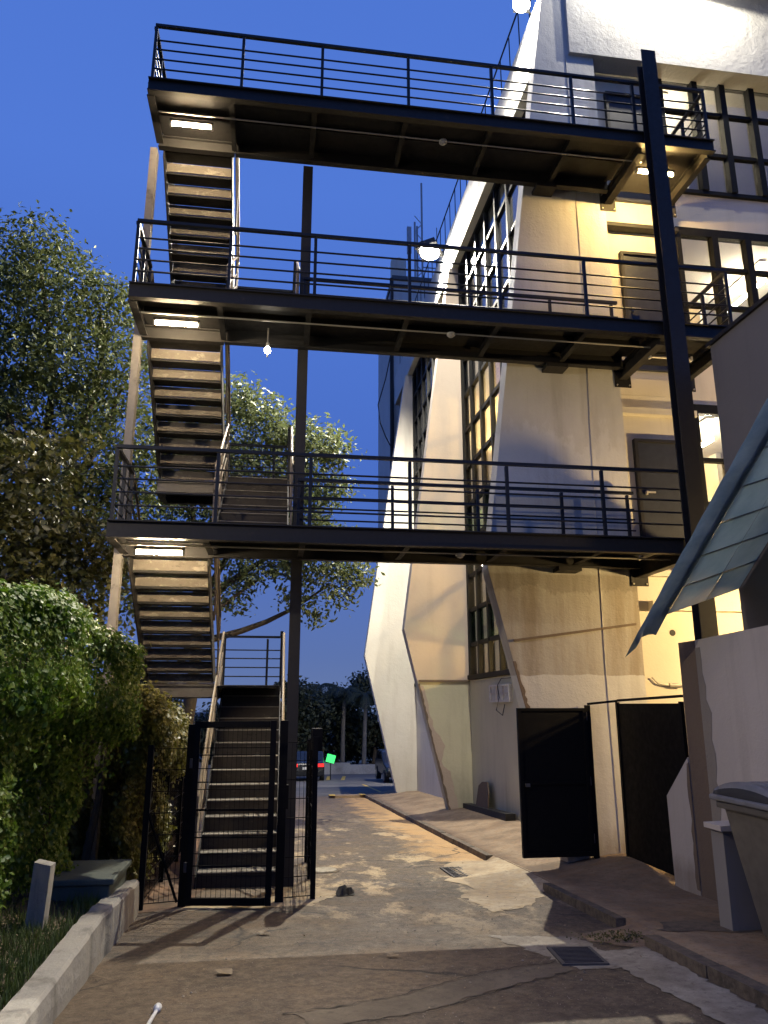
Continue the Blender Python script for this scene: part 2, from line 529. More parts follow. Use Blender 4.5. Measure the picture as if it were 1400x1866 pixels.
def strip(x0, x1, y0, y1, h, drop=.4, x0b=None):
    x0b = x0 if x0b is None else x0b
    m_ = MB()
    vs = [(x0, y0, ground_z(y0) - drop), (x1, y0, ground_z(y0) - drop), (x1, y1, ground_z(y1) - drop), (x0b, y1, ground_z(y1) - drop),
          (x0, y0, ground_z(y0) + h), (x1, y0, ground_z(y0) + h), (x1, y1, ground_z(y1) + h), (x0b, y1, ground_z(y1) + h)]
    return m_.add(vs, [(3, 2, 1, 0), (4, 5, 6, 7), (0, 1, 5, 4), (1, 2, 6, 5), (2, 3, 7, 6), (3, 0, 4, 7)])
def walk_h(x, y):
    """pavement height over the lane: it rises towards the gates"""
    s_ = lambda t: max(0, min(1, t)) ** 2 * (3 - 2 * max(0, min(1, t)))
    return .09 + .16 * s_((x - 3.3) / 1.3) * s_((y - 8.3) / 1.4)
sw = MB()
sx = [3.27, 3.5, 3.8, 4.1, 4.4, 4.7, 5.5, 12]; sy = [1.0, 5] + [7 + .35 * k for k in range(12)] + [13, 18, 27]
sw.add([(x, y, ground_z(y) + walk_h(x, y)) for y in sy for x in sx] + [(3.27, y, ground_z(y) - .3) for y in sy],
       [(j * 8 + i, j * 8 + i + 1, (j + 1) * 8 + i + 1, (j + 1) * 8 + i) for j in range(len(sy) - 1) for i in range(7)] +
       [(j * 8, (j + 1) * 8, len(sy) * 8 + j + 1, len(sy) * 8 + j) for j in range(len(sy) - 1)])
structure('sidewalk', sw, 'sidewalk', True)
for y0, y1, x0 in ((-1, 6.60, 3.15), (7.20, 9.15, 3.17), (11.55, 27.0, 3.16)):
    n = int((y1 - y0) / 1.05) + 1
    for k in range(n):
        a = y0 + (y1 - y0) * k / n; b_ = y0 + (y1 - y0) * (k + 1) / n
        structure('kerb', strip(x0 + random.uniform(-.008, .008), 3.268, a + .006, b_ - .006, .087 + random.uniform(-.006, .004)), 'kerb')
structure('pavement_nose', strip(2.0, 3.15, 26.4, 27.0, .08), 'sidewalk')
structure('yellow_marking', sheet([(1.98, 26.35), (2.18, 26.3), (2.2, 27.0), (2.0, 27.0)], .085), 'yellow')
structure('yellow_marking', sheet([(3.0, 26.35), (3.18, 26.3), (3.2, 27.0), (3.02, 27.0)], .094), 'yellow')
structure('yellow_marking', sheet([(3.6, 40.5), (4.2, 46.0), (4.4, 46.0), (3.8, 40.5)], .008), 'yellow')
structure('yellow_marking', sheet([(2.9, 41.0), (3.3, 46.0), (3.5, 46.0), (3.1, 41.0)], .008), 'yellow')
structure('yellow_marking', sheet([(4.05, 29.2), (4.1, 35.5), (4.22, 35.5), (4.17, 29.2)], .008), 'yellow')
# sloping aprons that fill the gaps in the kerb
def apron(y0, y1, xl, name, m='apron'):
    m_ = MB()
    rows = [(3.30, .092), (3.30 - (3.3 - xl) * .25, .065), (3.30 - (3.3 - xl) * .6, .03), (xl, .006)]
    vs = []; ny = 9
    rnd = random.Random(int(y0 * 10))
    for j in range(ny):
        y = y0 + (y1 - y0) * j / (ny - 1)
        for k, (x, h) in enumerate(rows):
            xx = x + (rnd.uniform(-.12, .12) if k == 3 else 0)
            e = 1.0 if k == 0 else min(1.0, min(j, ny - 1 - j) / 2.5)
            vs.append((xx - (0 if k == 0 else (1 - e) * -.35 * k / 3), y, ground_z(y) + .005 + (h - .005) * e))
    fs = [(j * 4 + k, (j + 1) * 4 + k, (j + 1) * 4 + k + 1, j * 4 + k + 1) for j in range(ny - 1) for k in range(3)]
    # skirts down into the ground at both ends
    for j in (0, ny - 1):
        b_ = len(vs)
        vs += [(vs[j * 4 + k][0], vs[j * 4 + k][1], vs[j * 4 + k][2] - .16) for k in range(4)]
        fs += [(j * 4 + k, j * 4 + k + 1, b_ + k + 1, b_ + k) for k in range(3)]
    structure(name, m_.add(vs, fs), m)
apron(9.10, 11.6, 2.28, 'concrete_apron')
apron(6.55, 7.25, 2.75, 'concrete_apron', 'sidewalk')
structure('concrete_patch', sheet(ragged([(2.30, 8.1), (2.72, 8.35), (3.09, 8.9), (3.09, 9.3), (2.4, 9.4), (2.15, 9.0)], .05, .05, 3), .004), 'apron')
structure('concrete_gutter', sheet(ragged([(2.62, 6.45), (3.12, 6.55), (3.12, 2.0), (2.5, 2.0), (2.75, 4.8)], .03, .06, 4), .006), 'gutter')
structure('concrete_patch', sheet(ragged([(1.95, 7.15), (2.7, 7.0), (2.75, 6.5), (2.7, 6.0), (2.35, 6.0), (2.2, 6.5)], .035, .05, 5), .004), 'gutter')
structure('concrete_trench', sheet(ragged([(.35, 5.10), (1.05, 5.32), (1.75, 5.75), (2.30, 6.02), (2.32, 6.28), (1.6, 6.05), (.9, 5.62), (.2, 5.4)], .03, .06, 6), .004), 'trench')
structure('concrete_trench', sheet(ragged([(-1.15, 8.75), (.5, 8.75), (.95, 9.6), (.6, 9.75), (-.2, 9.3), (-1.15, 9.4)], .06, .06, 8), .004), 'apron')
structure('dark_pavement_patch', sheet(ragged([(3.3, 6.7), (3.9, 6.5), (4.3, 6.45), (4.2, 6.9), (3.5, 7.0)], .07, .12, 12), .095), 'kerb')  # darker patch laid on the pavement by the pedestal

# ------------------------------------------------------------------ drain grates
def grate(cx, cy, w, d, nb, cross, rot, label):
    t = thing('drain_grate', label, 'drain grate', (cx, cy, ground_z(cy)), 'drain grates in the lane')
    z = ground_z(cy)
    def q(x, y, h): 
        c, s = math.cos(rot), math.sin(rot)
        X, Y = cx + c * x - s * y, cy + s * x + c * y
        return (X, Y, ground_z(Y) + h)
    def qbox(x0, x1, y0, y1, h0, h1):
        vs = [q(x, y, h) for h in (h0, h1) for x, y in ((x0, y0), (x1, y0), (x1, y1), (x0, y1))]
        return MB().add(vs, [(3, 2, 1, 0), (4, 5, 6, 7), (0, 1, 5, 4), (1, 2, 6, 5), (2, 3, 7, 6), (3, 0, 4, 7)])
    part('pit', qbox(-w / 2, w / 2, -d / 2, d / 2, .006, .012), 'black', t)
    fr = MB()
    for b_ in (qbox(-w / 2 - .03, w / 2 + .03, -d / 2 - .03, -d / 2, 0, .018), qbox(-w / 2 - .03, w / 2 + .03, d / 2, d / 2 + .03, 0, .018),
               qbox(-w / 2 - .03, -w / 2, -d / 2, d / 2, 0, .018), qbox(w / 2, w / 2 + .03, -d / 2, d / 2, 0, .018)):
        fr.add(b_.v, b_.f)
    part('frame', fr, 'iron', t)
    for k in range(nb):
        y = -d / 2 + d * (k + .5) / nb
        part('bar', qbox(-w / 2, w / 2, y - d / nb * .16, y + d / nb * .16, .014, .022), 'iron', t)
    for k in range(cross):
        x = -w / 2 + w * (k + 1) / (cross + 1)
        part('crossbar', qbox(x - .008, x + .008, -d / 2, d / 2, .0125, .024), 'iron', t)
grate(2.54, 10.6, .30, .78, 7, 3, 0, 'square mesh drain grate set in the sandy concrete apron')
grate(2.46, 6.37, .30, .46, 12, 0, -.12, 'slotted drain grate among the cracked patches, nearer the camera')

# ------------------------------------------------------------------ the building on the right
bld = thing('office_building', 'white brutalist office block with slanted concrete fins and dark gridded windows', 'building', (7, 14, 0))
KNEE = {1: (2.924, 3.463), 2: (3.12, 3.40), 3: (3.0, 3.2)}
def fin_profile(kx, kz, basez, x_in, ztop=13.4, xt=4.45):
    xb = kx + (kz - basez) * .245
    return [(xb, basez), (x_in, basez), (x_in, ztop), (xt, ztop), (kx, kz)]
# end wall (first fin), with strips of its own
p1 = fin_profile(*KNEE[1], -.9, 5.12, 15.0, 4.42)  # end wall, recess, doors, front windows and gate hold values scaled about the camera
part('end_wall', MB().prism(p1, 'y', 10.10, 10.40), 'wall', bld, label='broad end wall with dirt stains below the walkways')
f2 = fin_profile(*KNEE[2], 2.172, 4.9)
part('fin', MB().prism(f2, 'y', 18.2, 18.55), 'peach', bld, label='peach slanted fin between the two tall windows')
xk = KNEE[2][0] + (KNEE[2][1] - 2.17) * .245
part('fin_foot', MB().prism([(xk + (2.17 + 1.2) * .245, -1.2), (4.9, -1.2), (4.9, 2.17), (xk, 2.17)], 'y', 18.2, 18.55), 'cream', bld, label='olive cream foot of the fin with peeling paint')
part('fin', MB().prism(fin_profile(*KNEE[3], -1.7, 4.9), 'y', 25.3, 25.65), 'fin', bld, label='bright white slanted fin farthest from the stairs')
part('roof_fascia', MB().box(4.52, 4.98, 10.42, 28.3, 13.42, 14.62), 'stucco', bld)
part('roof_slab', MB().box(5.0, 13, 10.5, 28.3, 14.0, 14.4), 'stucco', bld)
# plain wall below the long windows and returns
part('plinth_wall', MB().box(4.72, 5.0, 10.41, 18.19, -1.4, 2.18), 'cream', bld)  # cream tint also stands in for warm light on this stretch
part('plinth_wall', MB().box(4.72, 5.0, 18.56, 25.29, -1.8, 2.18), 'fin', bld)
part('plinth_wall', MB().box(4.72, 5.0, 25.66, 28.3, -2.2, 2.18), 'fin', bld)
part('ledge', MB().box(3.46, 4.71, 18.16, 18.198, 2.14, 2.19), 'bare', bld)
# peeled plaster patch on the second fin
rp = random.Random(3)
lft = []; rgt = []
for k in range(26):
    z = 2.05 - k * .115
    xl = KNEE[2][0] + (KNEE[2][1] - z) * .245 + .035
    wdt = .07 + .05 * rp.random() + (.16 * max(0, 1 - abs(z - .7) / .35) if z > .2 else .12)
    lft.append((xl, z)); rgt.append((xl + wdt, z))
part('peeled_patch', MB().prism(lft + rgt[::-1], 'y', 18.192, 18.1985), 'peel', bld)
ed = MB()
edl = []; edr = []
for k in range(40):
    z = 2.1 - k * .078
    xl = KNEE[2][0] + (KNEE[2][1] - z) * .245
    edl.append((xl - .004, z)); edr.append((xl + .03 + rp.uniform(-.012, .03), z))
part('broken_edge', MB().prism(edl + edr[::-1], 'y', 18.186, 18.1915), 'bare', bld)
# broken stucco at the corner of the end wall
cl_ = []; cr_ = []
for k in range(24):
    z = 2.18 - k * .05
    xl = KNEE[1][0] + (KNEE[1][1] - z) * .245
    cl_.append((xl - .012, z)); cr_.append((xl + rp.uniform(.015, .05) * (1.3 - .9 * abs(k - 14) / 14) + .008, z))
part('broken_corner', MB().prism(cl_ + cr_[::-1], 'y', 10.082, 10.0985), 'bare', bld)
# rough upper band, proud of the recessed wall below it
part('upper_band', MB().box(4.67, 13, 10.03, 10.39, 12.485, 15.1), 'stucco', bld)
#part('upper_band', MB().prism([(4.335, 12.485), (4.65, 12.485), (4.65, 15.1), (4.41, 15.1)], 'y', 10.05, 10.095), 'stucco', bld)
#part('corner_pilaster', MB().box(4.26, 4.325, 10.02, 10.095, 9.26, 14.9), 'stucco', bld)
# recessed wall with its doors and windows
def wallpiece(x0, x1, z0, z1, m='recess', y=10.41, name='recessed_wall'):
    part(name, MB().box(x0, x1, y, y + .23, z0, z1), m, bld)
wallpiece(5.13, 6.44, 9.256, 12.466); wallpiece(6.44, 13, 9.46, 10.16); wallpiece(5.13, 6.475, 6.35, 9.252)
wallpiece(6.475, 13, 6.30, 7.23); wallpiece(5.13, 6.44, 3.463, 6.346); wallpiece(6.44, 13, 6.23, 6.297)
wallpiece(9.6, 13, 3.44, 6.22); wallpiece(9.6, 13, 7.236, 9.45); wallpiece(9.6, 13, 10.17, 12.466)
wallpiece(5.13, 13, -.9, 3.454, 'recess', 10.46)
part('drip_ledge', MB().box(5.0, 6.46, 10.24, 10.408, 9.284, 9.35), 'steel', bld)
part('drip_ledge', MB().box(5.07, 6.46, 10.29, 10.408, 5.99, 6.09), 'recess', bld)
part('concrete_corbel', MB().box(5.44, 7.0, 10.29, 10.458, 2.94, 3.08), 'recess', bld)
part('sloping_strip', MB().bar((3.25, 10.08, 2.458), (5.04, 10.08, 2.707), .04, .032), 'bare', bld)
part('wall_conduit', MB().tube([(4.62, 10.092, 12.45), (4.62, 10.092, 7.23), (4.58, 10.092, 5.66), (4.55, 10.092, 2.245), (4.58, 10.092, -.25)], .0065), 'recess', bld)
def door(x0, x1, z0, z1):
    d = part('door', MB().box(x0, x1, 10.355, 10.409, z0, z1), 'door', bld)
    part('door_frame', MB().box(x0 - .05, x0 - .002, 10.32, 10.408, z0, z1 + .05).box(x1 + .002, x1 + .05, 10.32, 10.408, z0, z1 + .05).box(x0 - .002, x1 + .002, 10.32, 10.408, z1 + .002, z1 + .05), 'steel', d)
    part('handle', MB().box(x0 + .06, x0 + .09, 10.30, 10.354, z0 + 1.0, z0 + 1.06).box(x0 + .06, x0 + .2, 10.28, 10.299, z0 + 1.02, z0 + 1.045), 'galv', d)
door(5.46, 6.33, 9.87, 12.0); door(5.48, 6.35, 6.77, 8.82); door(5.44, 6.33, 3.69, 5.54)

def window_front(x0, x1, z0, z1, mx, mz, label):
    y = 10.35
    f = MB()
    f.box(x0, x1, y, y + .12, z1 - .15, z1); f.box(x0, x1, y, y + .12, z0, z0 + .07)
    f.box(x0, x0 + .08, y, y + .12, z0 + .07, z1 - .15); f.box(x1 - .08, x1, y, y + .12, z0 + .07, z1 - .15)
    fo = part('window', f, 'mullion', bld, label=label)
    for x in mx: part('mullion', MB().box(x - .055, x + .055, y - .03, y + .11, z0 + .07, z1 - .15), 'mullion', fo)
    for z in mz: part('transom', MB().box(x0 + .08, x1 - .08, y + .01, y + .10, z - .032, z + .032), 'mullion', fo)
    xs_ = [x0 + .08] + list(mx) + [x1 - .08]; zs_ = [z0 + .07] + list(mz) + [z1 - .15]
    for i in range(len(xs_) - 1):
        for j in range(len(zs_) - 1):
            part('pane', MB().box(xs_[i] + .002, xs_[i + 1] - .002, y + .055, y + .061, zs_[j] + .002, zs_[j + 1] - .002), 'glass', fo)
window_front(6.44, 9.6, 10.16, 12.69, [7.12, 7.656, 8.23, 8.81], [10.99, 11.857], 'gridded front window of the top storey')
window_front(6.475, 9.6, 7.23, 9.46, [7.16, 7.77, 8.39, 8.99], [8.01, 8.72], 'gridded front window of the middle storey')
window_front(6.44, 9.6, 3.60, 6.23, [7.15, 7.75, 8.39, 8.99], [4.6, 5.31], 'warm lit front window beside the lowest door')

def window_side(y0, y1, z0, z1, n, zs, greens, label):
    x = 4.76
    f = MB()
    f.box(x - .06, x + .06, y0, y1, z1 - .1, z1); f.box(x - .10, x + .10, y0, y1, z0, z0 + .10)
    f.box(x - .06, x + .10, y0, y0 + .10, z0 + .10, z1 - .1); f.box(x - .06, x + .10, y1 - .14, y1, z0 + .10, z1 - .1)
    fo = part('window', f, 'mullion', bld, label=label)
    ysl = list(np.linspace(y0, y1, n + 1))
    for y in ysl[1:-1]: part('mullion', MB().box(x - .05, x + .05, y - .045, y + .045, z0 + .10, z1 - .1), 'mullion', fo)
    for z in zs: part('transom', MB().box(x - .03, x + .08, y0 + .1, y1 - .14, z - .045, z + .045), 'mullion', fo)
    zz = [z0 + .1] + list(zs) + [z1 - .1]
    for i in range(n):
        for j in range(len(zz) - 1):
            part('pane', MB().box(x + .02, x + .026, ysl[i] + .046 if i else y0 + .101, ysl[i + 1] - .046 if i < n - 1 else y1 - .141, zz[j] + .002, zz[j + 1] - .002),
                 'glass_green' if j in greens else 'glass', fo)
zrows = [3.02, 3.85, 4.7, 5.6, 6.5, 7.5, 8.5, 9.5, 10.5, 11.5, 12.5]
window_side(10.42, 18.19, 2.2, 13.4, 9, zrows, (1, 4), 'tall gridded window between the end wall and the peach fin')
window_side(18.56, 25.29, 2.2, 13.4, 8, zrows, (1, 4, 6), 'tall gridded window between the two farther fins')
window_side(25.66, 28.2, 2.2, 13.4, 3, zrows, (1,), 'tall gridded window beyond the farthest fin')
# inside: floors and walls seen through the panes
for z in (3.22, 6.26, 9.50, 12.72):
    part('floor_slab', MB().box(4.90, 12.9, 10.70, 28.2, z, z + .22), 'interior', bld)
part('inner_wall', MB().box(8.2, 8.3, 12.6, 28.2, 2.0, 13.4), 'interior', bld)
part('inner_wall', MB().box(8.32, 12.9, 13.5, 13.6, 2.0, 13.4), 'interior', bld)
part('side_wall', MB().box(12.9, 13.1, 10.7, 28.2, -2, 14), 'recess', bld)
part('rear_wall', MB().box(4.9, 13.1, 28.2, 28.4, -2.4, 14.0), 'recess', bld)
part('inner_floor', MB().box(5.02, 12.9, 10.7, 28.2, 1.9, 2.0), 'interior', bld)
def ceil_tube(x, y, z, L, label, m='tube_in'):
    t = thing('ceiling_tube_light', label, 'ceiling light', (x, y, z), 'tube lights inside the office')
    part('housing', MB().box(x - .07, x + .07, y - L / 2, y + L / 2, z - .02, z), 'white_metal', t)
    part('tube', MB().tube([(x, y - L / 2 + .03, z - .38), (x, y + L / 2 - .03, z - .38)], .033, 8), m, t)
    for yy in (y - L * .35, y + L * .35): part('hanger', MB().tube([(x, yy, z - .02), (x, yy, z - .35)], .008, 5), 'white_metal', t)
ceil_tube(6.87, 11.5, 12.70, 1.3, 'lit tube light behind the top storey window by the post')
ceil_tube(7.05, 11.5, 6.24, 1.3, 'lit tube light behind the warm lowest front window')
ceil_tube(8.6, 11.7, 9.48, 1.2, 'lit tube light behind the middle storey front window')
ceil_tube(6.4, 14.6, 9.48, 1.5, 'lit tube light deep behind the tall side window, middle storey', 'tube_warm')
ceil_tube(6.2, 14.4, 6.24, 1.5, 'lit tube light deep behind the tall side window, lower storey', 'tube_warm')
ceil_tube(6.2, 15.0, 3.20, 1.5, 'lit tube light low behind the tall side window', 'tube_warm')
ceil_tube(6.4, 22.0, 6.24, 1.5, 'lit tube light behind the farther side window')
ceil_tube(6.5, 18.6, 9.48, 1.5, 'lit warm tube light far back in the middle storey', 'tube_warm')
ceil_tube(6.5, 17.6, 6.24, 1.5, 'lit warm tube light far back in the lower storey', 'tube_warm')
ceil_tube(6.9, 21.0, 9.48, 1.5, 'lit warm tube light farthest back in the middle storey', 'tube_warm')
# dark eave of corrugated sheet at the top
ev = MB()
prof = []
for k in range(60):
    prof.append((6.1 + k * .11, 14.28 + (.045 if k % 2 else 0)))
prof += [(x, z + .03) for x, z in prof[::-1]]
ev.prism(prof, 'y', 9.1, 10.02)
part('roof_eave', ev, 'roofmetal', bld)
# low ventilation panel with its cable on the plinth wall
vp = part('vent_panel', MB().box(4.66, 4.718, 14.9, 16.35, 1.66, 1.70).box(4.66, 4.718, 14.9, 16.35, 1.98, 2.02).box(4.66, 4.718, 14.9, 14.98, 1.70, 1.98).box(4.66, 4.718, 16.27, 16.35, 1.70, 1.98).box(4.69, 4.718, 14.98, 16.27, 1.70, 1.98), 'white_metal', bld)
for y in (15.4, 15.85): part('divider', MB().box(4.665, 4.689, y - .03, y + .03, 1.70, 1.98), 'recess', vp)
part('divider', MB().box(4.668, 4.688, 14.98, 16.27, 1.82, 1.85), 'recess', vp)
part('vent_cable', MB().tube([(4.64, 14.2, 2.12), (4.63, 15.3, 2.13), (4.62, 15.55, 2.0), (4.63, 15.5, 1.75), (4.62, 15.7, 1.5), (4.63, 15.3, 1.4), (4.64, 15.15, 1.62)], .010), 'rubber', bld)
# stair block at the far end of the roof, roof railing
rb = thing('rear_stair_block', 'pale roof stair block rising beyond the fascia, dark pipe on its corner', 'building', (6, 31, 13))
part('wall', MB().box(4.62, 9, 29.2, 34, .9, 19.7), 'stucco', rb)
part('base_wall', MB().box(6.6, 9, 29.3, 33.9, -2.4, .898), 'stucco', rb)
part('parapet', MB().box(4.56, 9.1, 29.14, 34, 19.7, 19.9), 'roofmetal', rb)
part('drain_pipe', MB().tube([(4.53, 29.1, 19.7), (4.53, 29.1, .9)], .085, 8), 'steel', rb)
part('water_tank', MB().tube([(4.95, 29.8, 19.9), (4.95, 29.8, 21.0)], .36, 10), 'recess', rb)
cb = MB().tube([(4.5, 29.0, 16.2), (4.25, 29, 14.9), (3.93, 29, 13.7), (4.02, 29, 12.9), (4.25, 29, 12.3), (4.5, 29.0, 11.8)], .025, 5)
solo('hanging_cable', cb, 'rubber', 'thin black cable dangling off the pipe at the far roof', 'cable')
rl = thing('roof_railing', 'thin wire railing along the roof edge above the fascia', 'railing', (4.7, 20, 14.62))
part('top_rail', MB().tube([(4.65, 11.6, 15.9), (4.65, 28.2, 15.9)], .02, 5), 'steel_rail', rl)
pm = MB().tube([(0, 0, 0), (0, 0, 1.28)], .014, 5).mesh('post', 'steel_rail')
for k in range(26): link('post', pm, rl, (4.65, 11.7 + k * .64, 14.62))
an = thing('antenna_mast', 'pale lattice antenna mast with panel aerials standing on the roof', 'antenna', (6.1, 31, 14.4))
for dx, dy in ((0, 0), (.35, 0), (.17, .3)):
    part('leg', MB().tube([(5.95 + dx, 31 + dy, 14.4), (5.95 + dx, 31 + dy, 24.0 + (2.2 if dx == .35 else 0))], .05, 6), 'mast', an)
br_ = MB()
for k in range(11):
    z = 15 + k * .85
    br_.tube([(5.95, 31, z), (6.3, 31, z + .42)], .022, 4).tube([(6.3, 31, z + .42), (5.95, 31, z + .85)], .022, 4)
part('lattice', br_, 'mast', an)
part('aerial', MB().box(5.55, 5.75, 30.8, 30.95, 22.2, 23.6), 'mast', an); part('aerial', MB().box(6.95, 7.1, 30.8, 30.95, 21.0, 22.3), 'mast', an)
part('arm', MB().tube([(5.65, 31, 22.9), (7.0, 31, 22.9)], .03, 5).tube([(6.3, 31, 21.6), (7.0, 31, 21.6)], .03, 5).tube([(7.02, 31, 21.0), (7.02, 31, 23.8)], .025, 5), 'mast', an)

# ------------------------------------------------------------------ floodlights on the building
def flood(loc, aim, power, size, label, mount, spot=150, soft=.18, blend=.6):
    t = thing('floodlight', label, 'floodlight', loc, 'floodlights on the roof edge')
    d = (Vector(aim) - Vector(loc)).normalized()
    rot = d.to_track_quat('-Z', 'Y')
    def xf(mb_):
        mb_.v = [tuple(Vector(loc) + rot @ Vector(v)) for v in mb_.v]; return mb_
    part('housing', xf(MB().prism([(-size, 0), (size, 0), (size * .7, size * .7), (-size * .7, size * .7)], 'y', -size * .8, size * .8)), 'steel', t)
    part('lens', xf(MB().tube([(0, 0, -.005), (0, 0, -.04), (0, 0, -.09), (0, 0, -.12)], [size * .85, size * .80, size * .5, size * .1], 20)), 'flood', t, True)
    part('bracket', MB().tube([loc, mount], .02, 6), 'steel', t)
    L = bpy.data.lights.new('floodlight_beam', 'SPOT')
    L.energy = power; L.color = (1.0, .92, .76); L.spot_size = R(spot); L.spot_blend = blend; L.shadow_soft_size = soft * .3
    lo = bpy.data.objects.new('floodlight_beam', L)
    lo.location = Vector(loc) + d * .16 - world_loc(t); lo.rotation_euler = rot.to_euler(); lo.parent = t
    col.objects.link(lo)
flood((4.10, 19.1, 14.45), (0.8, 15.0, 0.0), 9500, .34, 'blazing floodlight on the roof edge above the farther window', (4.56, 19.1, 14.5), 178)
flood((4.30, 11.2, 14.75), (0.5, 12.5, -1.0), 3300, .2, 'floodlight at the top corner of the end wall', (4.6, 11.3, 14.55), 170)
flood((6.9, 9.35, 14.3), (6.2, 8.6, 6.0), 300, .18, 'added unseen floodlight washing the stucco band nearer the eave', (6.9, 10.03, 14.4), 179, .18, .1)  # added wall wash above the view, brightens the upper wall
flood((5.40, 9.40, 14.0), (-2.2, 6.0, 1.3), 6500, .18, 'floodlight on the stucco band over the top walkway', (5.4, 10.03, 14.05), 34, .18, .7)

# ------------------------------------------------------------------ steel walkways
DECK = [3.68, 6.75, 9.86]
LV = ['lowest', 'middle', 'top']
def ibeam_x(x0, x1, yc, z0, z1, w=.10):
    return MB().box(x0, x1, yc - w / 2, yc + w / 2, z1 - .016, z1).box(x0, x1, yc - .008, yc + .008, z0 + .016, z1 - .016).box(x0, x1, yc - w / 2, yc + w / 2, z0, z0 + .016)
def ibeam_y(xc, y0, y1, z0, z1, w=.10):
    return MB().box(xc - w / 2, xc + w / 2, y0, y1, z1 - .016, z1).box(xc - .008, xc + .008, y0, y1, z0 + .016, z1 - .016).box(xc - w / 2, xc + w / 2, y0, y1, z0, z0 + .016)
post_me = MB().box(-.02, .02, -.02, .02, 0, .865).mesh('post', 'steel_rail')
def railing(parent, p, q, posts, h=.9, name='railing'):
    """top rail (the part itself) with four rails and its posts as sub-parts; p, q on the deck"""
    p, q = Vector(p), Vector(q)
    up = Vector((0, 0, 1))
    tr = part(name, MB().bar(p + up * h, q + up * h, .05, .04), 'steel_rail', parent)
    for k in (.20, .38, .56, .73):
        part('rail', MB().tube([p + up * (h * k), q + up * (h * k)], .0125, 6), 'steel_rail', tr)
    for t in posts:
        c = p + (q - p) * t
        link('post', post_me, tr, (c.x, c.y, c.z))
    return tr
YF, YB = 8.85, 9.92
for i, d in enumerate(DECK):
    w = thing('steel_walkway', '%s dark steel walkway running from the stairs to the building' % LV[i], 'walkway', (2, 9.4, d), 'steel walkways between stairs and building')
    b0, b1 = d - .21, d
    part('front_beam', ibeam_x(-1.96, 6.30, YF, b0, b1), 'steel', w)
    part('back_beam', ibeam_x(-.84, 5.09, YB, b0, b1), 'steel', w)
    part('gap_filler_plate', MB().box(.36, 5.15, YB + .052, 10.092, d - .05, d - .034), 'steel', w)  # added to block floodlight leaking between back beam and wall
    part('stair_beam', ibeam_x(-1.96, -.845, YB - .02, b0 - .02, d - .04), 'steel', w)
    part('end_beam', ibeam_y(-1.93, YF + .06, YB - .09, b0, b1 - .001), 'steel', w)
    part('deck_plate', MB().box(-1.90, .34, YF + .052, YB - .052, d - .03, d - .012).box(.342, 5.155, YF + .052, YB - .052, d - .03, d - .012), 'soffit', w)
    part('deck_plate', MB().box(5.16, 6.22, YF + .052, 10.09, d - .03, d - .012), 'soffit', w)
    part('bracket_beam', ibeam_y(5.16, YF + .06, 10.08, b0 - .10, b0 + .12, .12), 'column', w)
    part('bracket_beam', ibeam_y(6.22, YF + .06, 10.08, b0 - .06, b0 + .14, .10), 'steel', w)
    for xb in (5.16, 6.22):
        wpl = part('wall_plate', MB().box(xb - .13, xb + .13, 10.081, 10.098, b0 - .22, b0 + .10), 'steel', w)
        for bx_ in (-.10, .10):
            for bz_ in (-.19, .06): part('bolt', MB().tube([(xb + bx_, 10.08, b0 + bz_), (xb + bx_, 10.062, b0 + bz_)], .013, 6), 'galv', wpl)
    part('wall_bracket', MB().box(3.87, 4.2, 9.85, 10.098, b0 - .06, b0 - .002), 'steel', w)
    for xj in ((-.85, .30, 1.6, 2.85, 4.1)):
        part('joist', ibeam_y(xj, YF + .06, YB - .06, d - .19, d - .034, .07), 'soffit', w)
    part('mid_bearer', MB().box(-1.86, 5.09, 9.36, 9.40, d - .10, d - .032), 'soffit', w)
    part('conduit', MB().tube([(-1.86, 9.18, d - .215), (5.30, 9.18, d - .215)], .011, 6), 'galv', w)
    xs_ = {0: [-.74, .37, 1.6, 2.85, 4.12], 1: [-.74, .36, 1.62, 2.87, 4.09], 2: [-.72, .39, 1.63, 2.87, 4.10, 5.07]}[i]
    xe = 5.2 if i == 0 else 6.24
    L_ = xe + 1.93
    railing(w, (-1.93, YF, d), (xe, YF, d), [0.002] + [(x + 1.93) / L_ for x in xs_] + ([.998] if i else []), name='front_railing')
    railing(w, (.24, YB, d), (5.08, YB, d), [.004, .27, .52, .775, .98], name='back_railing')
    railing(w, (-1.93, YF + .03, d), (-1.93, YB, d), [.98, .5], name='end_railing')
    if i:
        railing(w, (6.24, YF + .03, d), (6.24, 10.07, d), [.5, .98], name='end_railing')
# columns that carry them
solo('steel_column', MB().box(.19, .335, 9.99, 10.0, -.9, 9.64).box(.19, .335, 10.13, 10.14, -.9, 9.64).box(.258, .268, 10.0, 10.13, -.9, 9.64),
     'column', 'tall slim dark column beside the stairs behind the walkways', 'column', 'steel columns under the walkways')
solo('steel_column', MB().box(-2.07, -1.97, 9.86, 10.02, -.9, 9.60), 'left_column', 'pale peeling steel column at the hedge side of the stairs', 'column', 'steel columns under the walkways')
rc = MB().box(5.155, 5.375, 8.62, 8.64, -.9, 11.17).box(5.155, 5.375, 8.77, 8.79, -.9, 11.0).box(5.255, 5.275, 8.64, 8.77, -.9, 11.1)
solo('steel_column', rc, 'steel', 'tall black steel column near the building in front of all walkways', 'column', 'steel columns under the walkways')

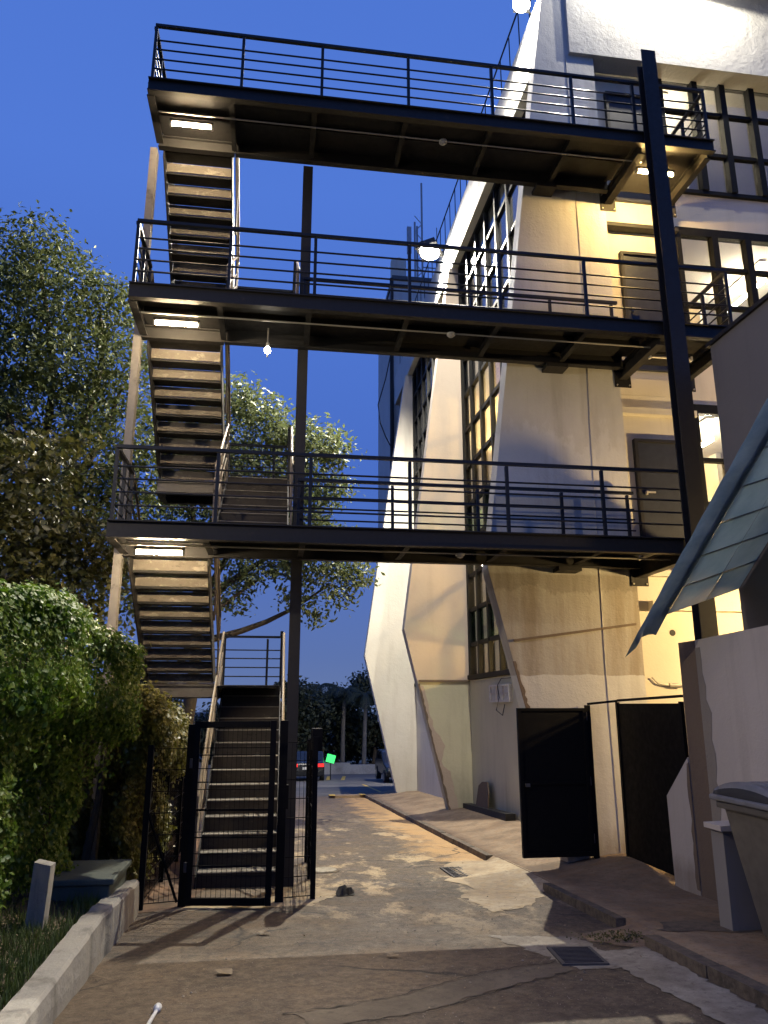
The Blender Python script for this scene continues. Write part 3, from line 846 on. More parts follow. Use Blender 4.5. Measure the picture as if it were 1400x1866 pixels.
# ------------------------------------------------------------------ stairs
def flight(label, x0, x1, ys_, zs_, n, rise, g, sgn, rails, bottom=0.0):
    t = thing('stair_flight', label, 'stairs', ((x0 + x1) / 2, ys_, zs_), 'flights of the outdoor steel stair')
    w = x1 - x0
    if sgn > 0: tr_me = MB().box(x0 + .02, x1 - .02, .012, g - .012, -.042, 0).mesh('tread', 'stair_tread')
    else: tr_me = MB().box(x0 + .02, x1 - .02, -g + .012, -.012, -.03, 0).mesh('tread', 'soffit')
    ri_me = MB().box(x0 + .022, x1 - .022, -.010, .010, 0, rise - (.003 if sgn > 0 else .034)).mesh('riser', 'stair_shaded' if sgn > 0 else 'stair')
    no_me = MB().box(x0 + .024, x1 - .024, -.024, -.0105, -.012, 0).mesh('nosing', 'stair_tread')
    for i in range(n):
        y = ys_ + sgn * i * g
        if sgn > 0: link('nosing', no_me, t, (0, y, zs_ + (i + 1) * rise))
        link('riser', ri_me, t, (0, y, zs_ + i * rise))
        if i < n - 1: link('tread', tr_me, t, (0, y, zs_ + (i + 1) * rise))
    ye = ys_ + sgn * (n - 1) * g; ze = zs_ + n * rise
    for xs__ in ((x0, x0 + .018), (x1 - .018, x1)):
        # plate stringer drawn as a sloping band with level ends
        y0, z0 = ys_ - sgn * .05, zs_ + .04
        y1, z1 = ye + sgn * .02, ze - .02
        slope = rise / g
        prof_ = [(y0, z0 - .02 - bottom), (y0, z0 + rise * .55), (y1, z1 + .0), (y1, z1 - .30), (y0 + sgn * (.30) / slope, z0 - .02 - bottom)]
        part('stringer', MB().prism(prof_, 'x', *xs__), 'steel', t)
    for xr in rails:
        top = .88
        a = Vector((xr, ys_, zs_ + rise)); b_ = Vector((xr, ye, ze))
        up = Vector((0, 0, 1))
        hr = part('handrail', MB().tube([a + up * (top - .25), a + up * top, b_ + up * top, b_ + up * (top - .2)], .021, 8), 'beige_rail', t, smooth=True)
        for k in (.62, .36):
            part('rail', MB().tube([a + up * top * k, b_ + up * top * k], .012, 6), 'beige_rail', hr)
        nb = max(2, n // 4)
        for k in range(nb + 1):
            c = a + (b_ - a) * (k / nb)
            part('baluster', MB().box(c.x - .014, c.x + .014, c.y - .014, c.y + .014, c.z - .12, c.z + top - .015), 'beige_rail', hr)
def landing(label, y0r, y0l, y1, z, h=.9):
    t = thing('stair_landing', label, 'stair landing', (-.9, y1, z), 'half landings of the outdoor steel stair')
    part('plate', MB().box(-1.93, -.87, y0l + .012, y1, z - .03, z - .002).box(-.868, .15, y0r + .012, y1, z - .03, z - .002), 'stair', t)
    part('beam', ibeam_x(-1.95, -.87, y0l + .07, z - .21, z - .032), 'left_column', t)
    part('beam', ibeam_x(-1.95, .16, y1 - .05, z - .21, z - .032), 'steel', t)
    part('beam', ibeam_y(-1.92, y0l + .13, y1 - .11, z - .21, z - .032), 'steel', t)
    part('beam', ibeam_y(.12, y0r + .05, y1 - .11, z - .21, z - .032), 'steel', t)
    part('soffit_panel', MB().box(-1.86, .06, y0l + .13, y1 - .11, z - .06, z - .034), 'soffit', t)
    railing(t, (-1.92, y1 - .04, z), (.13, y1 - .04, z), [.01, .5, .88], h)
    railing(t, (.13, y0r + .06, z), (.13, y1 - .07, z), [.03], h)
    railing(t, (-1.92, y0l + .06, z), (-1.92, y1 - .07, z), [.03], h)
rz = .175
flight('bottom stair flight climbing away behind the mesh gate', -.84, .14, 10.05, -.52, 14, rz, .25, 1, (-.86, .165), .12)
landing('lowest half landing with sky showing through its railing', 13.30, 12.20, 14.40, -.52 + 14 * rz)
flight('stair flight over the hedge seen from below, risers lit brightest', -1.90, -.88, 12.20, -.52 + 14 * rz, 10, rz, .25, -1, (-.86, -1.92))
ru = (DECK[1] - DECK[0]) / 17
for i in (0, 1):
    d = DECK[i]; n_ = ('second', 'third')[i]
    flight('%s flight climbing away from the %s walkway by the slim column' % (('short', 'upper short')[i], LV[i]), -.84, .14, 9.98, d, 8, ru, .25, 1, (-.86, .165))
    landing('half landing between the %s and %s walkways' % (LV[i], LV[i + 1]), 11.73, 11.98, 12.80, d + 8 * ru)
    flight('flight seen from below under the lamp of the %s walkway' % LV[i + 1], -1.90, -.88, 11.98, d + 8 * ru, 9, (DECK[i + 1] - d - 8 * ru) / 9, .25, -1, (-.86, -1.92))

# ------------------------------------------------------------------ lamps on the walkways
def tube_light(x0, x1, y, z, lit, label):
    t = thing('tube_light', label, 'tube light', ((x0 + x1) / 2, y, z), 'tube lights under the walkways')
    part('housing', MB().box(x0 - .03, x1 + .03, y - .028, y + .028, z + .022, z + .06), 'steel', t)
    part('tube', MB().tube([(x0, y, z - .01), (x1, y, z - .01)], .022, 10), ('tube_amber' if lit == 'amber' else 'tube') if lit else 'tube_off', t)
    for x in (x0 - .028, x1): part('end_cap', MB().box(x, x + .028, y - .03, y + .03, z - .04, z + .02), 'white_metal', t)
for i, d in enumerate(DECK):
    tube_light(-1.69, -1.15, 9.32, d - .27, True, 'glowing warm tube light under the stair end of the %s walkway' % LV[i])
tube_light(5.28, 5.84, 9.27, DECK[2] - .30, 'amber', 'glowing tube light behind the black column under the top walkway')
tube_light(5.2, 5.8, 9.27, DECK[1] - .30, False, 'unlit tube light behind the black column under the middle walkway')
hb = thing('hanging_bulb', 'small bare white bulb hanging under the middle walkway', 'bulb', (-.23, 9.55, 6.3))
part('holder', MB().tube([(-.23, 9.55, 6.62), (-.23, 9.55, 6.40)], .012, 6).tube([(-.23, 9.55, 6.40), (-.23, 9.55, 6.34)], .025, 8), 'galv', hb)
part('bulb', MB().tube([(-.23, 9.55, 6.34), (-.23, 9.55, 6.31), (-.23, 9.55, 6.27), (-.23, 9.55, 6.24)], [.018, .042, .042, .015], 10), 'bulb', hb, True)
part('tip', MB().tube([(-.23, 9.55, 6.24), (-.23, 9.55, 6.19)], .012, 6), 'galv', hb)
for i, (x, lv) in enumerate(((2.2, 2), (2.25, 1), (2.3, 0))):
    z = DECK[lv] - .21
    t = thing('ceiling_sensor', 'small white round sensor on the conduit under the %s walkway' % LV[lv], 'sensor', (x, 9.18, z))
    part('base', MB().tube([(x, 9.18, z - .005), (x, 9.18, z - .03)], .06, 12), 'white', t)
    part('dome', MB().tube([(x, 9.18, z - .03), (x, 9.18, z - .055), (x, 9.18, z - .065)], [.045, .035, .01], 10), 'white_metal', t)

# ------------------------------------------------------------------ annex, boundary wall, awning on the right
ax = thing('annex_building', 'plain grey rendered annex block jutting in above the awning', 'building', (6.5, 6, 0))
part('wall', MB().box(5.40, 9.4, 3.2, 8.15, -.6, 6.05), 'annex', ax)
part('coping', MB().box(5.36, 9.44, 3.16, 8.19, 6.05, 6.10), 'steel', ax)
pl = thing('passage_lamp', 'warm bulkhead lamp hidden in the passage behind the annex', 'lamp', (7.4, 8.3, 2.9))
part('base', MB().tube([(7.4, 8.152, 2.9), (7.4, 8.2, 2.9)], .11, 12), 'white_metal', pl)
part('globe', MB().tube([(7.4, 8.2, 2.9), (7.4, 8.26, 2.9), (7.4, 8.3, 2.9), (7.4, 8.33, 2.9)], [.09, .10, .07, .02], 12), emit('passage_globe_glow', (1.0, .68, .28), 1700), pl, True)
cor = thing('corner_duct', 'brown wedge shaped hood sticking out by the annex top corner', 'hood', (6.2, 8.4, 5.9))
part('hood', MB().prism([(6.05, 6.25), (6.65, 6.15), (6.6, 5.75), (6.35, 5.62)], 'y', 8.6, 9.0), 'brownboard', cor)
part('bracket', MB().box(6.3, 6.36, 8.25, 8.6, 5.95, 6.0), 'steel', cor)
wp = thing('wall_pipe', 'thin pipe with elbow on the yellow lit passage wall', 'pipe', (6.2, 10.4, 1.9))
part('run', MB().tube([(5.39, 10.42, 1.99), (5.48, 10.42, 1.90), (5.63, 10.42, 1.877), (6.73, 10.42, 1.86)], .012, 8), 'galv', wp)
part('coupling', MB().tube([(5.65, 10.42, 1.877), (5.81, 10.42, 1.875)], .031, 8), 'galv', wp)
wp2 = thing('downpipe', 'pale drain pipe with a bent top beside the annex on the yellow wall', 'pipe', (7.03, 10.38, 1.0))
part('run', MB().tube([(7.03, 10.38, .9), (7.03, 10.38, 2.75)], .045, 8), 'recess', wp2)
part('elbow', MB().tube([(7.03, 10.38, 2.75), (7.06, 10.36, 2.845), (7.24, 10.34, 2.85)], .05, 8), 'recess', wp2)
solo('wall_hole', MB().tube([(5.79, 10.452, 2.63), (5.79, 10.458, 2.63)], .047, 14), 'black', 'round black hole in the yellow lit passage wall', 'hole')

lw = thing('boundary_wall', 'pale plastered boundary wall with a bare brown strip at its end', 'wall', (4.6, 7, -.3))
part('wall', MB().prism([(7.68, -.6), (7.68, 2.28), (2.5, 2.42), (2.5, -.6)], 'x', 4.5, 4.68), 'lowwall', lw)
part('end_strip', MB().prism([(8.04, -.6), (8.04, 2.28), (7.682, 2.28), (7.682, -.6)], 'x', 4.508, 4.68), 'bare', lw, label='bare brown render strip')
part('end_strip', MB().prism([(8.57, -.6), (8.59, .6), (8.06, 1.05), (8.042, -.6)], 'x', 4.5, 4.64), 'lowwall', lw, label='low chamfered end piece')
gp = []
rnd = random.Random(9)
zz_ = np.linspace(2.2, -.1, 18)
gp = [(7.682 - .002, z) for z in zz_] + [(7.60 - rnd.uniform(0, .07) - .06 * (z < 1.6), z) for z in zz_[::-1]]
part('render_patch', MB().prism([(y, z) for y, z in gp], 'x', 4.4955, 4.4995), 'grey_render', lw)
gp2 = [(8.041, z) for z in np.linspace(1.0, -.28, 12)] + [(8.075 + rnd.uniform(0, .05), z) for z in np.linspace(-.28, .98, 12)]
part('render_patch', MB().prism(gp2, 'x', 4.494, 4.4995), 'bare', lw)
ped = thing('concrete_pedestal', 'small grey concrete pedestal with a slab top beside the bin', 'pedestal', (4.1, 6.8, -.2))
part('body', MB().box(3.92, 4.49, 6.55, 6.74, -.5, .54), 'greyblock', ped)
part('top_slab', MB().prism([(3.88, .542), (4.495, .542), (4.495, .60), (3.88, .585)], 'y', 6.51, 6.78), 'lowwall', ped)

# awning: sloping translucent sheets on a light frame
aw = thing('awning', 'sagging blue green translucent awning fixed to the annex wall', 'awning', (4.8, 6.5, 2.4))
Af, An = Vector((4.15, 7.57, 2.54)), Vector((4.15, 4.9, 4.26))
Bf, Bn = Vector((5.37, 8.10, 2.92)), Vector((5.37, 5.4, 4.78))
def awp(s, t, off=0.0):
    p = Af.lerp(An, t); q = Bf.lerp(Bn, t)
    nrm = (Bf - Af).cross(An - Af).normalized()
    return p.lerp(q, s) + nrm * off
NB = 7
for k in range(NB):
    t0, t1 = k / NB, (k + 1) / NB
    for s0, s1 in ((0, .52), (.52, 1)):
        vs = []; fs = []
        n = 4
        for a in range(n + 1):
            for b_ in range(n + 1):
                s = s0 + (s1 - s0) * (a / n * .99 + .005); t = t0 + (t1 - t0) * (b_ / n * .985 + .0075)
                sag = .02 * math.sin(math.pi * a / n) * math.sin(math.pi * b_ / n)
                vs.append(awp(s, t, sag))
        for a in range(n):
            for b_ in range(n):
                fs.append((a * (n + 1) + b_, a * (n + 1) + b_ + 1, (a + 1) * (n + 1) + b_ + 1, (a + 1) * (n + 1) + b_))
        o = part('panel', MB().add(vs, fs), 'poly', aw, True)
for k in range(NB + 1):
    part('rib', MB().bar(awp(0, k / NB, -.02), awp(1, k / NB, -.02), .022, .03), 'gate_black', aw)
for s in (0.0, 1.0):
    part('frame_bar', MB().bar(awp(s, -.01, -.045), awp(s, 1, -.045), .04, .03), 'gate_black', aw)
part('purlin', MB().bar(awp(.52, 0, -.018), awp(.52, .14, -.018), .014, .02), 'gate_black', aw)
# outer valance: the sheet curls out and down past the frame, torn at its tip
vs = []; fs = []
nu, nv = 6, 40
for j in range(nv + 1):
    t = -.09 + 1.09 * j / nv
    base = awp(0, t); 
    for k in range(nu + 1):
        u = k / nu
        wv = .02 * math.sin(j * 1.3) * u + .015 * math.sin(j * .55 + 1) * u
        base2 = base + Vector((-.30 * u + wv * .5, -.02 * u, .07 * math.sin(u * math.pi * .9) - .13 * u * u + wv))
        if j < 3: base2 += Vector((0, .05 * (3 - j) * (.2 + u) * (1.3 if k % 3 == 0 else .4), -.045 * (3 - j) * (.3 + u)))
        vs.append(base2)
for j in range(nv):
    for k in range(nu):
        fs.append((j * (nu + 1) + k, j * (nu + 1) + k + 1, (j + 1) * (nu + 1) + k + 1, (j + 1) * (nu + 1) + k))
part('valance', MB().add(vs, fs), 'valance', aw, True)

# ------------------------------------------------------------------ black sheet gates beside the end wall
ga = thing('sheet_gate', 'open black sheet metal door standing against the end wall', 'gate', (4.15, 9.96, -.27))
part('sheet', MB().box(3.256, 4.114, 9.955, 9.965, -.245, 1.526), 'gate_black', ga)
part('frame', MB().box(3.21, 3.256, 9.93, 9.99, -.27, 1.563).box(4.114, 4.16, 9.93, 9.99, -.27, 1.563).box(3.256, 4.114, 9.93, 9.99, 1.526, 1.563).box(3.256, 4.114, 9.93, 9.99, -.27, -.215), 'gate_black', ga)
part('mid_rail', MB().box(3.256, 4.114, 9.935, 9.954, .60, .64), 'gate_black', ga)
part('latch', MB().box(3.27, 3.33, 9.90, 9.929, .58, .62), 'iron', ga)
gb = thing('sheet_gate', 'tall plain black sheet panel closing the passage by the boundary wall', 'gate', (4.56, 9.0, -.4))
part('sheet', MB().box(4.555, 4.565, 8.22, 9.80, -.26, 1.62), 'gate_black', gb)
part('upright', MB().box(4.54, 4.58, 8.17, 8.22, -.34, 1.64), 'gate_black', gb)
part('upright', MB().box(4.54, 4.58, 9.80, 9.85, -.34, 1.64), 'gate_black', gb)
gp_ = thing('gate_post', 'black gate post and head bar between the two sheet gates', 'post', (4.215, 10.02, -.3))
part('post', MB().box(4.185, 4.245, 9.99, 10.05, -.32, 1.60), 'gate_black', gp_)
part('head_bar', MB().bar((4.22, 10.02, 1.615), (4.56, 9.82, 1.655), .035, .03).bar((4.56, 9.80, 1.66), (4.56, 8.15, 1.70), .035, .03), 'gate_black', gp_)
for z in (-.12, .58, 1.4): part('hinge', MB().tube([(4.172, 9.97, z), (4.172, 9.97, z + .11)], .015, 8), 'iron', gp_)

# leftovers at the foot of the wall
solo('timber_beam', MB().add([(4.46, 14.8, -.62), (4.66, 14.8, -.62), (4.66, 18.15, -.82), (4.46, 18.15, -.82), (4.46, 14.8, -.40), (4.66, 14.8, -.40), (4.66, 18.15, -.60), (4.46, 18.15, -.60)],
     [(3, 2, 1, 0), (4, 5, 6, 7), (0, 1, 5, 4), (1, 2, 6, 5), (2, 3, 7, 6), (3, 0, 4, 7)]), 'blackbeam', 'long black beam lying along the foot of the wall', 'beam')
bo = MB().prism([(16.3, -.55), (17.25, -.60), (17.15, -.12), (16.9, -.02), (16.5, .02), (16.35, -.2)], 'x', 0, .03)
bo.v = [(4.52 + .12 * (z + .6) + x, y, z) for x, y, z in bo.v]
solo('leaning_board', bo, 'brownboard', 'broken brown board leaning on the wall behind the black beam', 'board')
solo('pavement_slab', strip(4.0, 4.4, 18.9, 19.7, .17), 'farwall', 'small white slab lying by the foot of the peach fin', 'slab')

# ------------------------------------------------------------------ wheelie bin
bn = thing('wheelie_bin', 'grey wheeled rubbish bin with a ribbed lid beside the boundary wall', 'bin', (3.9, 5.75, -.18))
def loft(a, b_, za, zb):
    (ax0, ax1, ay0, ay1), (bx0, bx1, by0, by1) = a, b_
    vs = [(ax0, ay0, za), (ax1, ay0, za), (ax1, ay1, za), (ax0, ay1, za), (bx0, by0, zb), (bx1, by0, zb), (bx1, by1, zb), (bx0, by1, zb)]
    return MB().add(vs, [(3, 2, 1, 0), (4, 5, 6, 7), (0, 1, 5, 4), (1, 2, 6, 5), (2, 3, 7, 6), (3, 0, 4, 7)])
bevel(part('body', loft((3.72, 4.14, 5.60, 6.05), (3.56, 4.26, 5.46, 6.16), -.16, .80), 'bin', bn), .025, 3)
bevel(part('rim', MB().box(3.52, 4.30, 5.42, 6.20, .78, .84), 'bin', bn), .015, 2)
def dome(x0, x1, lift, base):
    m_ = MB(); vs = []
    for j in range(11):
        u = j / 10; y = 5.40 + .82 * u
        z = base + lift * (math.sin(math.pi * (.06 + .88 * u)) ** .7)
        vs += [(x0, y, base - .004), (x0 + .008, y, z), (x1 - .008, y, z), (x1, y, base - .004)]
    fs = [(j * 4 + a, j * 4 + a + 1, (j + 1) * 4 + a + 1, (j + 1) * 4 + a) for j in range(10) for a in range(3)]
    return m_.add(vs, fs + [(0, 1, 2, 3), (43, 42, 41, 40)])
lid = bevel(part('lid', MB().box(3.49, 4.33, 5.38, 6.24, .842, .885), 'binlid', bn), .012, 2)
part('lid_top', dome(3.52, 4.30, .075, .886), 'rubber', lid, True)
for k in range(6):
    x = 3.53 + k * .13
    part('rib', dome(x, x + .075, .125, .887), 'binlid', lid, True)
part('groove', loft((3.765, 3.80, 5.545, 5.556), (3.735, 3.775, 5.468, 5.478), .14, .64), 'black', bn)
part('handle', MB().tube([(3.6, 6.2, .88), (3.6, 6.32, .9), (4.2, 6.32, .9), (4.2, 6.2, .88)], .018, 8), 'bin', bn)
for x in (3.80, 4.10): part('wheel', MB().tube([(x, 6.1, -.06), (x + .06, 6.1, -.06)], .1, 16), 'rubber', bn)
part('foot', MB().box(3.74, 4.12, 5.60, 5.64, -.19, -.16), 'white', bn)

for ch in [c for c in bn.children]: ch.location.x += .15
# ------------------------------------------------------------------ mesh gate and fence at the stair foot
def wires(p, q, z0, z1, sp_v=.05, sp_h=.20, r=.0021):
    """welded wire panel between two uprights"""
    m_ = MB(); p, q = Vector(p), Vector(q); L = (q - p).length
    n = int(L / sp_v)
    for k in range(1, n):
        c = p.lerp(q, k / n)
        m_.box(c.x - r, c.x + r, c.y - r, c.y + r, c.z + z0, c.z + z1)
    nh = int((z1 - z0) / sp_h)
    for k in range(nh + 1):
        z = z0 + (z1 - z0) * k / nh
        m_.bar(p + Vector((0, 0, z)), q + Vector((0, 0, z)), .008, .008)
    return m_
def gz(y): return ground_z(y)
mg = thing('mesh_gate', 'black framed wire mesh gate standing ajar before the stairs', 'gate', (-.82, 8.85, gz(8.85)))
p, q = Vector((-.80, 8.88, gz(8.88) + .03)), Vector((.03, 8.72, gz(8.72) + .03))
d_ = (q - p).normalized()
fr = MB()
for c in (p, q): fr.box(c.x - .032, c.x + .032, c.y - .025, c.y + .025, c.z, c.z + 1.86)
fr.bar(p + Vector((0, 0, .035)) + d_ * .033, q + Vector((0, 0, .035)) - d_ * .033, .045, .07)
fr.bar(p + Vector((0, 0, 1.825)) + d_ * .033, q + Vector((0, 0, 1.825)) - d_ * .033, .045, .06)
part('frame', fr, 'gate_black', mg)
wm = part('wire_mesh', wires(p + d_ * .03, q - d_ * .03, .07, 1.79, .05, .21), 'gate_black', mg); wm['kind'] = 'stuff'
for k in range(1, 6):
    a = p + Vector((0, 0, .28 * k + .1)); 
    part('stiffener', MB().bar(a + d_ * .03, q + Vector((0, 0, .28 * k + .1)) - d_ * .03, .012, .012), 'gate_black', mg)
for hz in (.35, 1.4): part('hinge', MB().tube([(-.85, 8.9, gz(9) + hz), (-.85, 8.9, gz(9) + hz + .1)], .018, 8), 'iron', mg)
fp = thing('mesh_fence', 'black wire mesh fence with posts on the hedge side of the stairs', 'fence', (-1.28, 9.5, gz(9)), 'mesh fences round the stair foot')
def fpost(x, y, h, parent, w=.03):
    part('post', MB().box(x - w, x + w, y - w, y + w, gz(y) - .1, gz(y) + h), 'gate_black', parent)
fpost(-1.28, 8.86, 1.64, fp); fpost(-.87, 8.98, 1.86, fp, .04); fpost(-1.30, 10.6, 1.64, fp); fpost(-1.32, 12.4, 1.64, fp); fpost(-1.34, 14.2, 1.64, fp)
for (a, b_) in (((-1.25, 8.87), (-.91, 8.97)), ((-1.28, 8.89), (-1.30, 10.57)), ((-1.30, 10.63), (-1.32, 12.37)), ((-1.32, 12.43), (-1.34, 14.17))):
    wq = part('wire_mesh', wires((*a, gz(a[1])), (*b_, gz(b_[1])), .06, 1.6), 'gate_black', fp); wq['kind'] = 'stuff'
part('brace', MB().tube([(-1.26, 8.84, gz(9) + .95), (-.92, 8.93, gz(9) + .06)], .016, 6), 'gate_black', fp)
part('brace', MB().tube([(-1.28, 8.92, gz(9) + .95), (-1.29, 9.9, gz(9.9) + 1.5)], .014, 6), 'gate_black', fp)
fq = thing('mesh_fence', 'black wire mesh fence with posts on the lane side of the stairs', 'fence', (.5, 9.5, gz(9)), 'mesh fences round the stair foot')
fpost(.15, 9.05, 1.90, fq, .045); fpost(.52, 9.15, 1.72, fq, .028); fpost(.55, 10.5, 1.72, fq); fpost(.58, 12.0, 1.72, fq)
part('post_cap', MB().box(.485, .60, 9.19, 9.6, gz(9) + 1.55, gz(9) + 1.80), 'gate_black', fq)
part('lock_plate', MB().box(.17, .22, 9.0, 9.1, gz(9) + .95, gz(9) + 1.2), 'gate_black', fq)
for (a, b_) in (((.2, 9.06), (.49, 9.14)), ((.52, 9.18), (.55, 10.47)), ((.55, 10.53), (.58, 11.97))):
    wq = part('wire_mesh', wires((*a, gz(a[1])), (*b_, gz(b_[1])), .04, 1.66), 'gate_black', fq); wq['kind'] = 'stuff'
part('top_rail', MB().bar((.52, 9.18, gz(9.1) + 1.36), (.58, 12, gz(12) + 1.36), .02, .02).bar((.52, 9.18, gz(9.1) + .9), (.58, 12, gz(12) + .9), .02, .02), 'gate_black', fq)

# ------------------------------------------------------------------ planter on the left
HY, HH = [2.0, 4.9, 5.75, 6.8, 8.6], [.16, .20, .25, .33, .32]   # height of the planter wall along the lane
pw = MB()
n = 60
rs = random.Random(12)
vs = []; fs = []
for k in range(n + 1):
    y = 1.0 + 7.65 * k / n
    t_ = gz(y) + float(np.interp(y, HY, HH)) + rs.uniform(-.010, .008); f_ = -1.27 + rs.uniform(-.006, .006)
    vs += [(-1.44, y, gz(y) - .3), (-1.44, y, t_), (f_ - .02, y, t_ + .004), (f_, y, t_ - .02), (f_ + .012, y, gz(y) + .1), (f_ + .01, y, gz(y) - .3)]
for k in range(n):
    for a in range(5): fs.append((k * 6 + a, k * 6 + a + 1, k * 6 + 6 + a + 1, k * 6 + 6 + a))
fs += [(5, 4, 3, 2, 1, 0), tuple(n * 6 + a for a in range(6))]
pw.add(vs, fs)
solo('planter_wall', pw, 'slabwall', 'low whitewashed retaining wall holding the planted bed', 'wall')
sb = MB()
xs = [-1.441, -2.2, -3.2, -5, -9, -30]; hs = [.34, .40, .5, .65, .9, 1.2]
ys = list(np.linspace(-2, 8.66, 14))
rs = random.Random(2)
vs = [(x, y, gz(y) + h - .40 + float(np.interp(y, HY, HH)) + (rs.uniform(-.04, .04) if x < -1.5 else 0)) for y in ys for x, h in zip(xs, hs)]
sb.add(vs, [(j * 6 + i, (j + 1) * 6 + i, (j + 1) * 6 + i + 1, j * 6 + i + 1) for j in range(13) for i in range(5)])
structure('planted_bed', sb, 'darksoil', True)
structure('bare_soil', sheet(ragged([(-.75, 9.0), (-.72, 15.5), (-2.2, 16), (-1.9, 9.6), (-1.28, 8.7)], .05, .3, 4), .006), 'soil')
structure('shade_toned_soil', sheet(ragged([(-1.9, 8.7), (-2.1, 16), (-9, 16), (-9, 8.7)], .05, .3, 14), .012), 'darksoil')  # painted dark in place of the shade behind the hedge
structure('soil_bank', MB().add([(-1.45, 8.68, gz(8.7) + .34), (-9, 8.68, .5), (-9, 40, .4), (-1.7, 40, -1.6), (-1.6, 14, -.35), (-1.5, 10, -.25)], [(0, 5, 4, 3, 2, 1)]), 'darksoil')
gbx = thing('inspection_box', 'mossy grey green concrete inspection box on the planted bed', 'concrete box', (-1.58, 8.35, 0))
bevel(part('body', MB().box(-1.98, -1.40, 7.75, 8.62, -.35, .02), 'greenbox', gbx), .015, 2)
bevel(part('cover', MB().box(-2.02, -1.36, 7.72, 8.65, .022, .075), 'greenbox', gbx), .012, 2)
solo('concrete_stump', MB().prism([(-1.79, -.15), (-1.66, -.15), (-1.64, .40), (-1.765, .43)], 'y', 6.6, 6.74), 'slabwall', 'pale concrete post stump standing under the hedge', 'post')
solo('rusty_post', MB().tube([(-1.62, 10.6, -.3), (-1.60, 10.6, .75)], .04, 8), 'redpost', 'short rusty red post behind the hedge side fence', 'post')

# ------------------------------------------------------------------ leaves
def leaf_mesh(name, centers, normals, size, mat, rng, aspect=.5, fold=.18):
    """many small folded leaves: two triangles each sharing the midrib"""
    n = len(centers)
    a = rng.normal(size=(n, 3)); a -= normals * np.sum(a * normals, 1)[:, None]
    a /= np.linalg.norm(a, axis=1)[:, None] + 1e-9
    b = np.cross(normals, a)
    s = size * rng.uniform(.6, 1.35, n)[:, None]
    tip = centers + a * s; tail = centers - a * s * .8
    l = centers + b * s * aspect + normals * s * fold; r = centers - b * s * aspect + normals * s * fold
    v = np.stack([tail, l, tip, r], 1).reshape(-1, 3)
    me = bpy.data.meshes.new(name)
    me.vertices.add(n * 4); me.vertices.foreach_set('co', v.astype(np.float32).ravel())
    idx = np.arange(n)[:, None] * 4
    tris = np.concatenate([idx + np.array([0, 2, 1]), idx + np.array([0, 3, 2])], 1).reshape(-1)
    me.loops.add(len(tris)); me.loops.foreach_set('vertex_index', tris.astype(np.int32))
    me.polygons.add(n * 2)
    me.polygons.foreach_set('loop_start', (np.arange(n * 2) * 3).astype(np.int32))
    me.materials.append(M[mat])
    me.update(calc_edges=True); me.validate()
    return me

def crown(clusters, twigs, per, size, seed, spread=.16, droop=.2):
    """clusters of (x, y, z, r): twigs near each cluster's surface, each carrying a spray of leaves"""
    rng = np.random.default_rng(seed)
    C_, N_ = [], []
    for (x, y, z, r) in clusters:
        k = max(3, int(twigs * (r ** 2)))
        d = rng.normal(size=(k, 3)); d /= np.linalg.norm(d, axis=1)[:, None]
        rad = r * rng.uniform(.45, 1.08, k)[:, None]
        tw = np.array([x, y, z]) + d * rad * np.array([1, 1, .85])
        off = rng.normal(size=(k, per, 3)) * spread * np.array([1, 1, .7])
        pts = (tw[:, None, :] + off).reshape(-1, 3)
        nrm = np.repeat(d, per, 0) * .5 + rng.normal(size=(k * per, 3)) * .6 + np.array([0, 0, .5])
        pts[:, 2] -= droop * rng.random(len(pts)) * .3
        C_.append(pts); N_.append(nrm)
    c = np.concatenate(C_); n = np.concatenate(N_); n /= np.linalg.norm(n, axis=1)[:, None]
    return c, n, rng

def limb(p, q, r0, r1, mat, parent, name='limb', seed=0, bend=.15, seg=6):
    rg = random.Random(seed)
    p, q = Vector(p), Vector(q); L = (q - p).length
    pts = []
    ph = [rg.uniform(-1, 1) * bend * L for _ in range(3)]
    for k in range(seg + 1):
        t = k / seg; w_ = math.sin(math.pi * t)
        pts.append(p.lerp(q, t) + Vector((ph[0] * w_, ph[1] * w_, ph[2] * w_ * .5)))
    rs_ = [r0 + (r1 - r0) * k / seg for k in range(seg + 1)]
    return part(name, MB().tube(pts, rs_, 8), mat, parent, True)

def tree(name, label, base, trunk_top, limbs, clusters, twigs, per, size, mat, barkm, seed, r=.2, spread=.2, aspect=.42, group=None):
    t = thing(name, label, 'tree', base, group)
    limb(base, trunk_top, r, r * .6, barkm, t, 'trunk', seed, .05)
    for k, (a, b_) in enumerate(limbs): limb(a, b_, r * .5, r * .12, barkm, t, 'limb', seed + k + 1, .12)
    c, n, rng = crown(clusters, twigs, per, size, seed, spread)
    link('crown', leaf_mesh('crown', c, n, size, mat, rng, aspect), t)
    return t

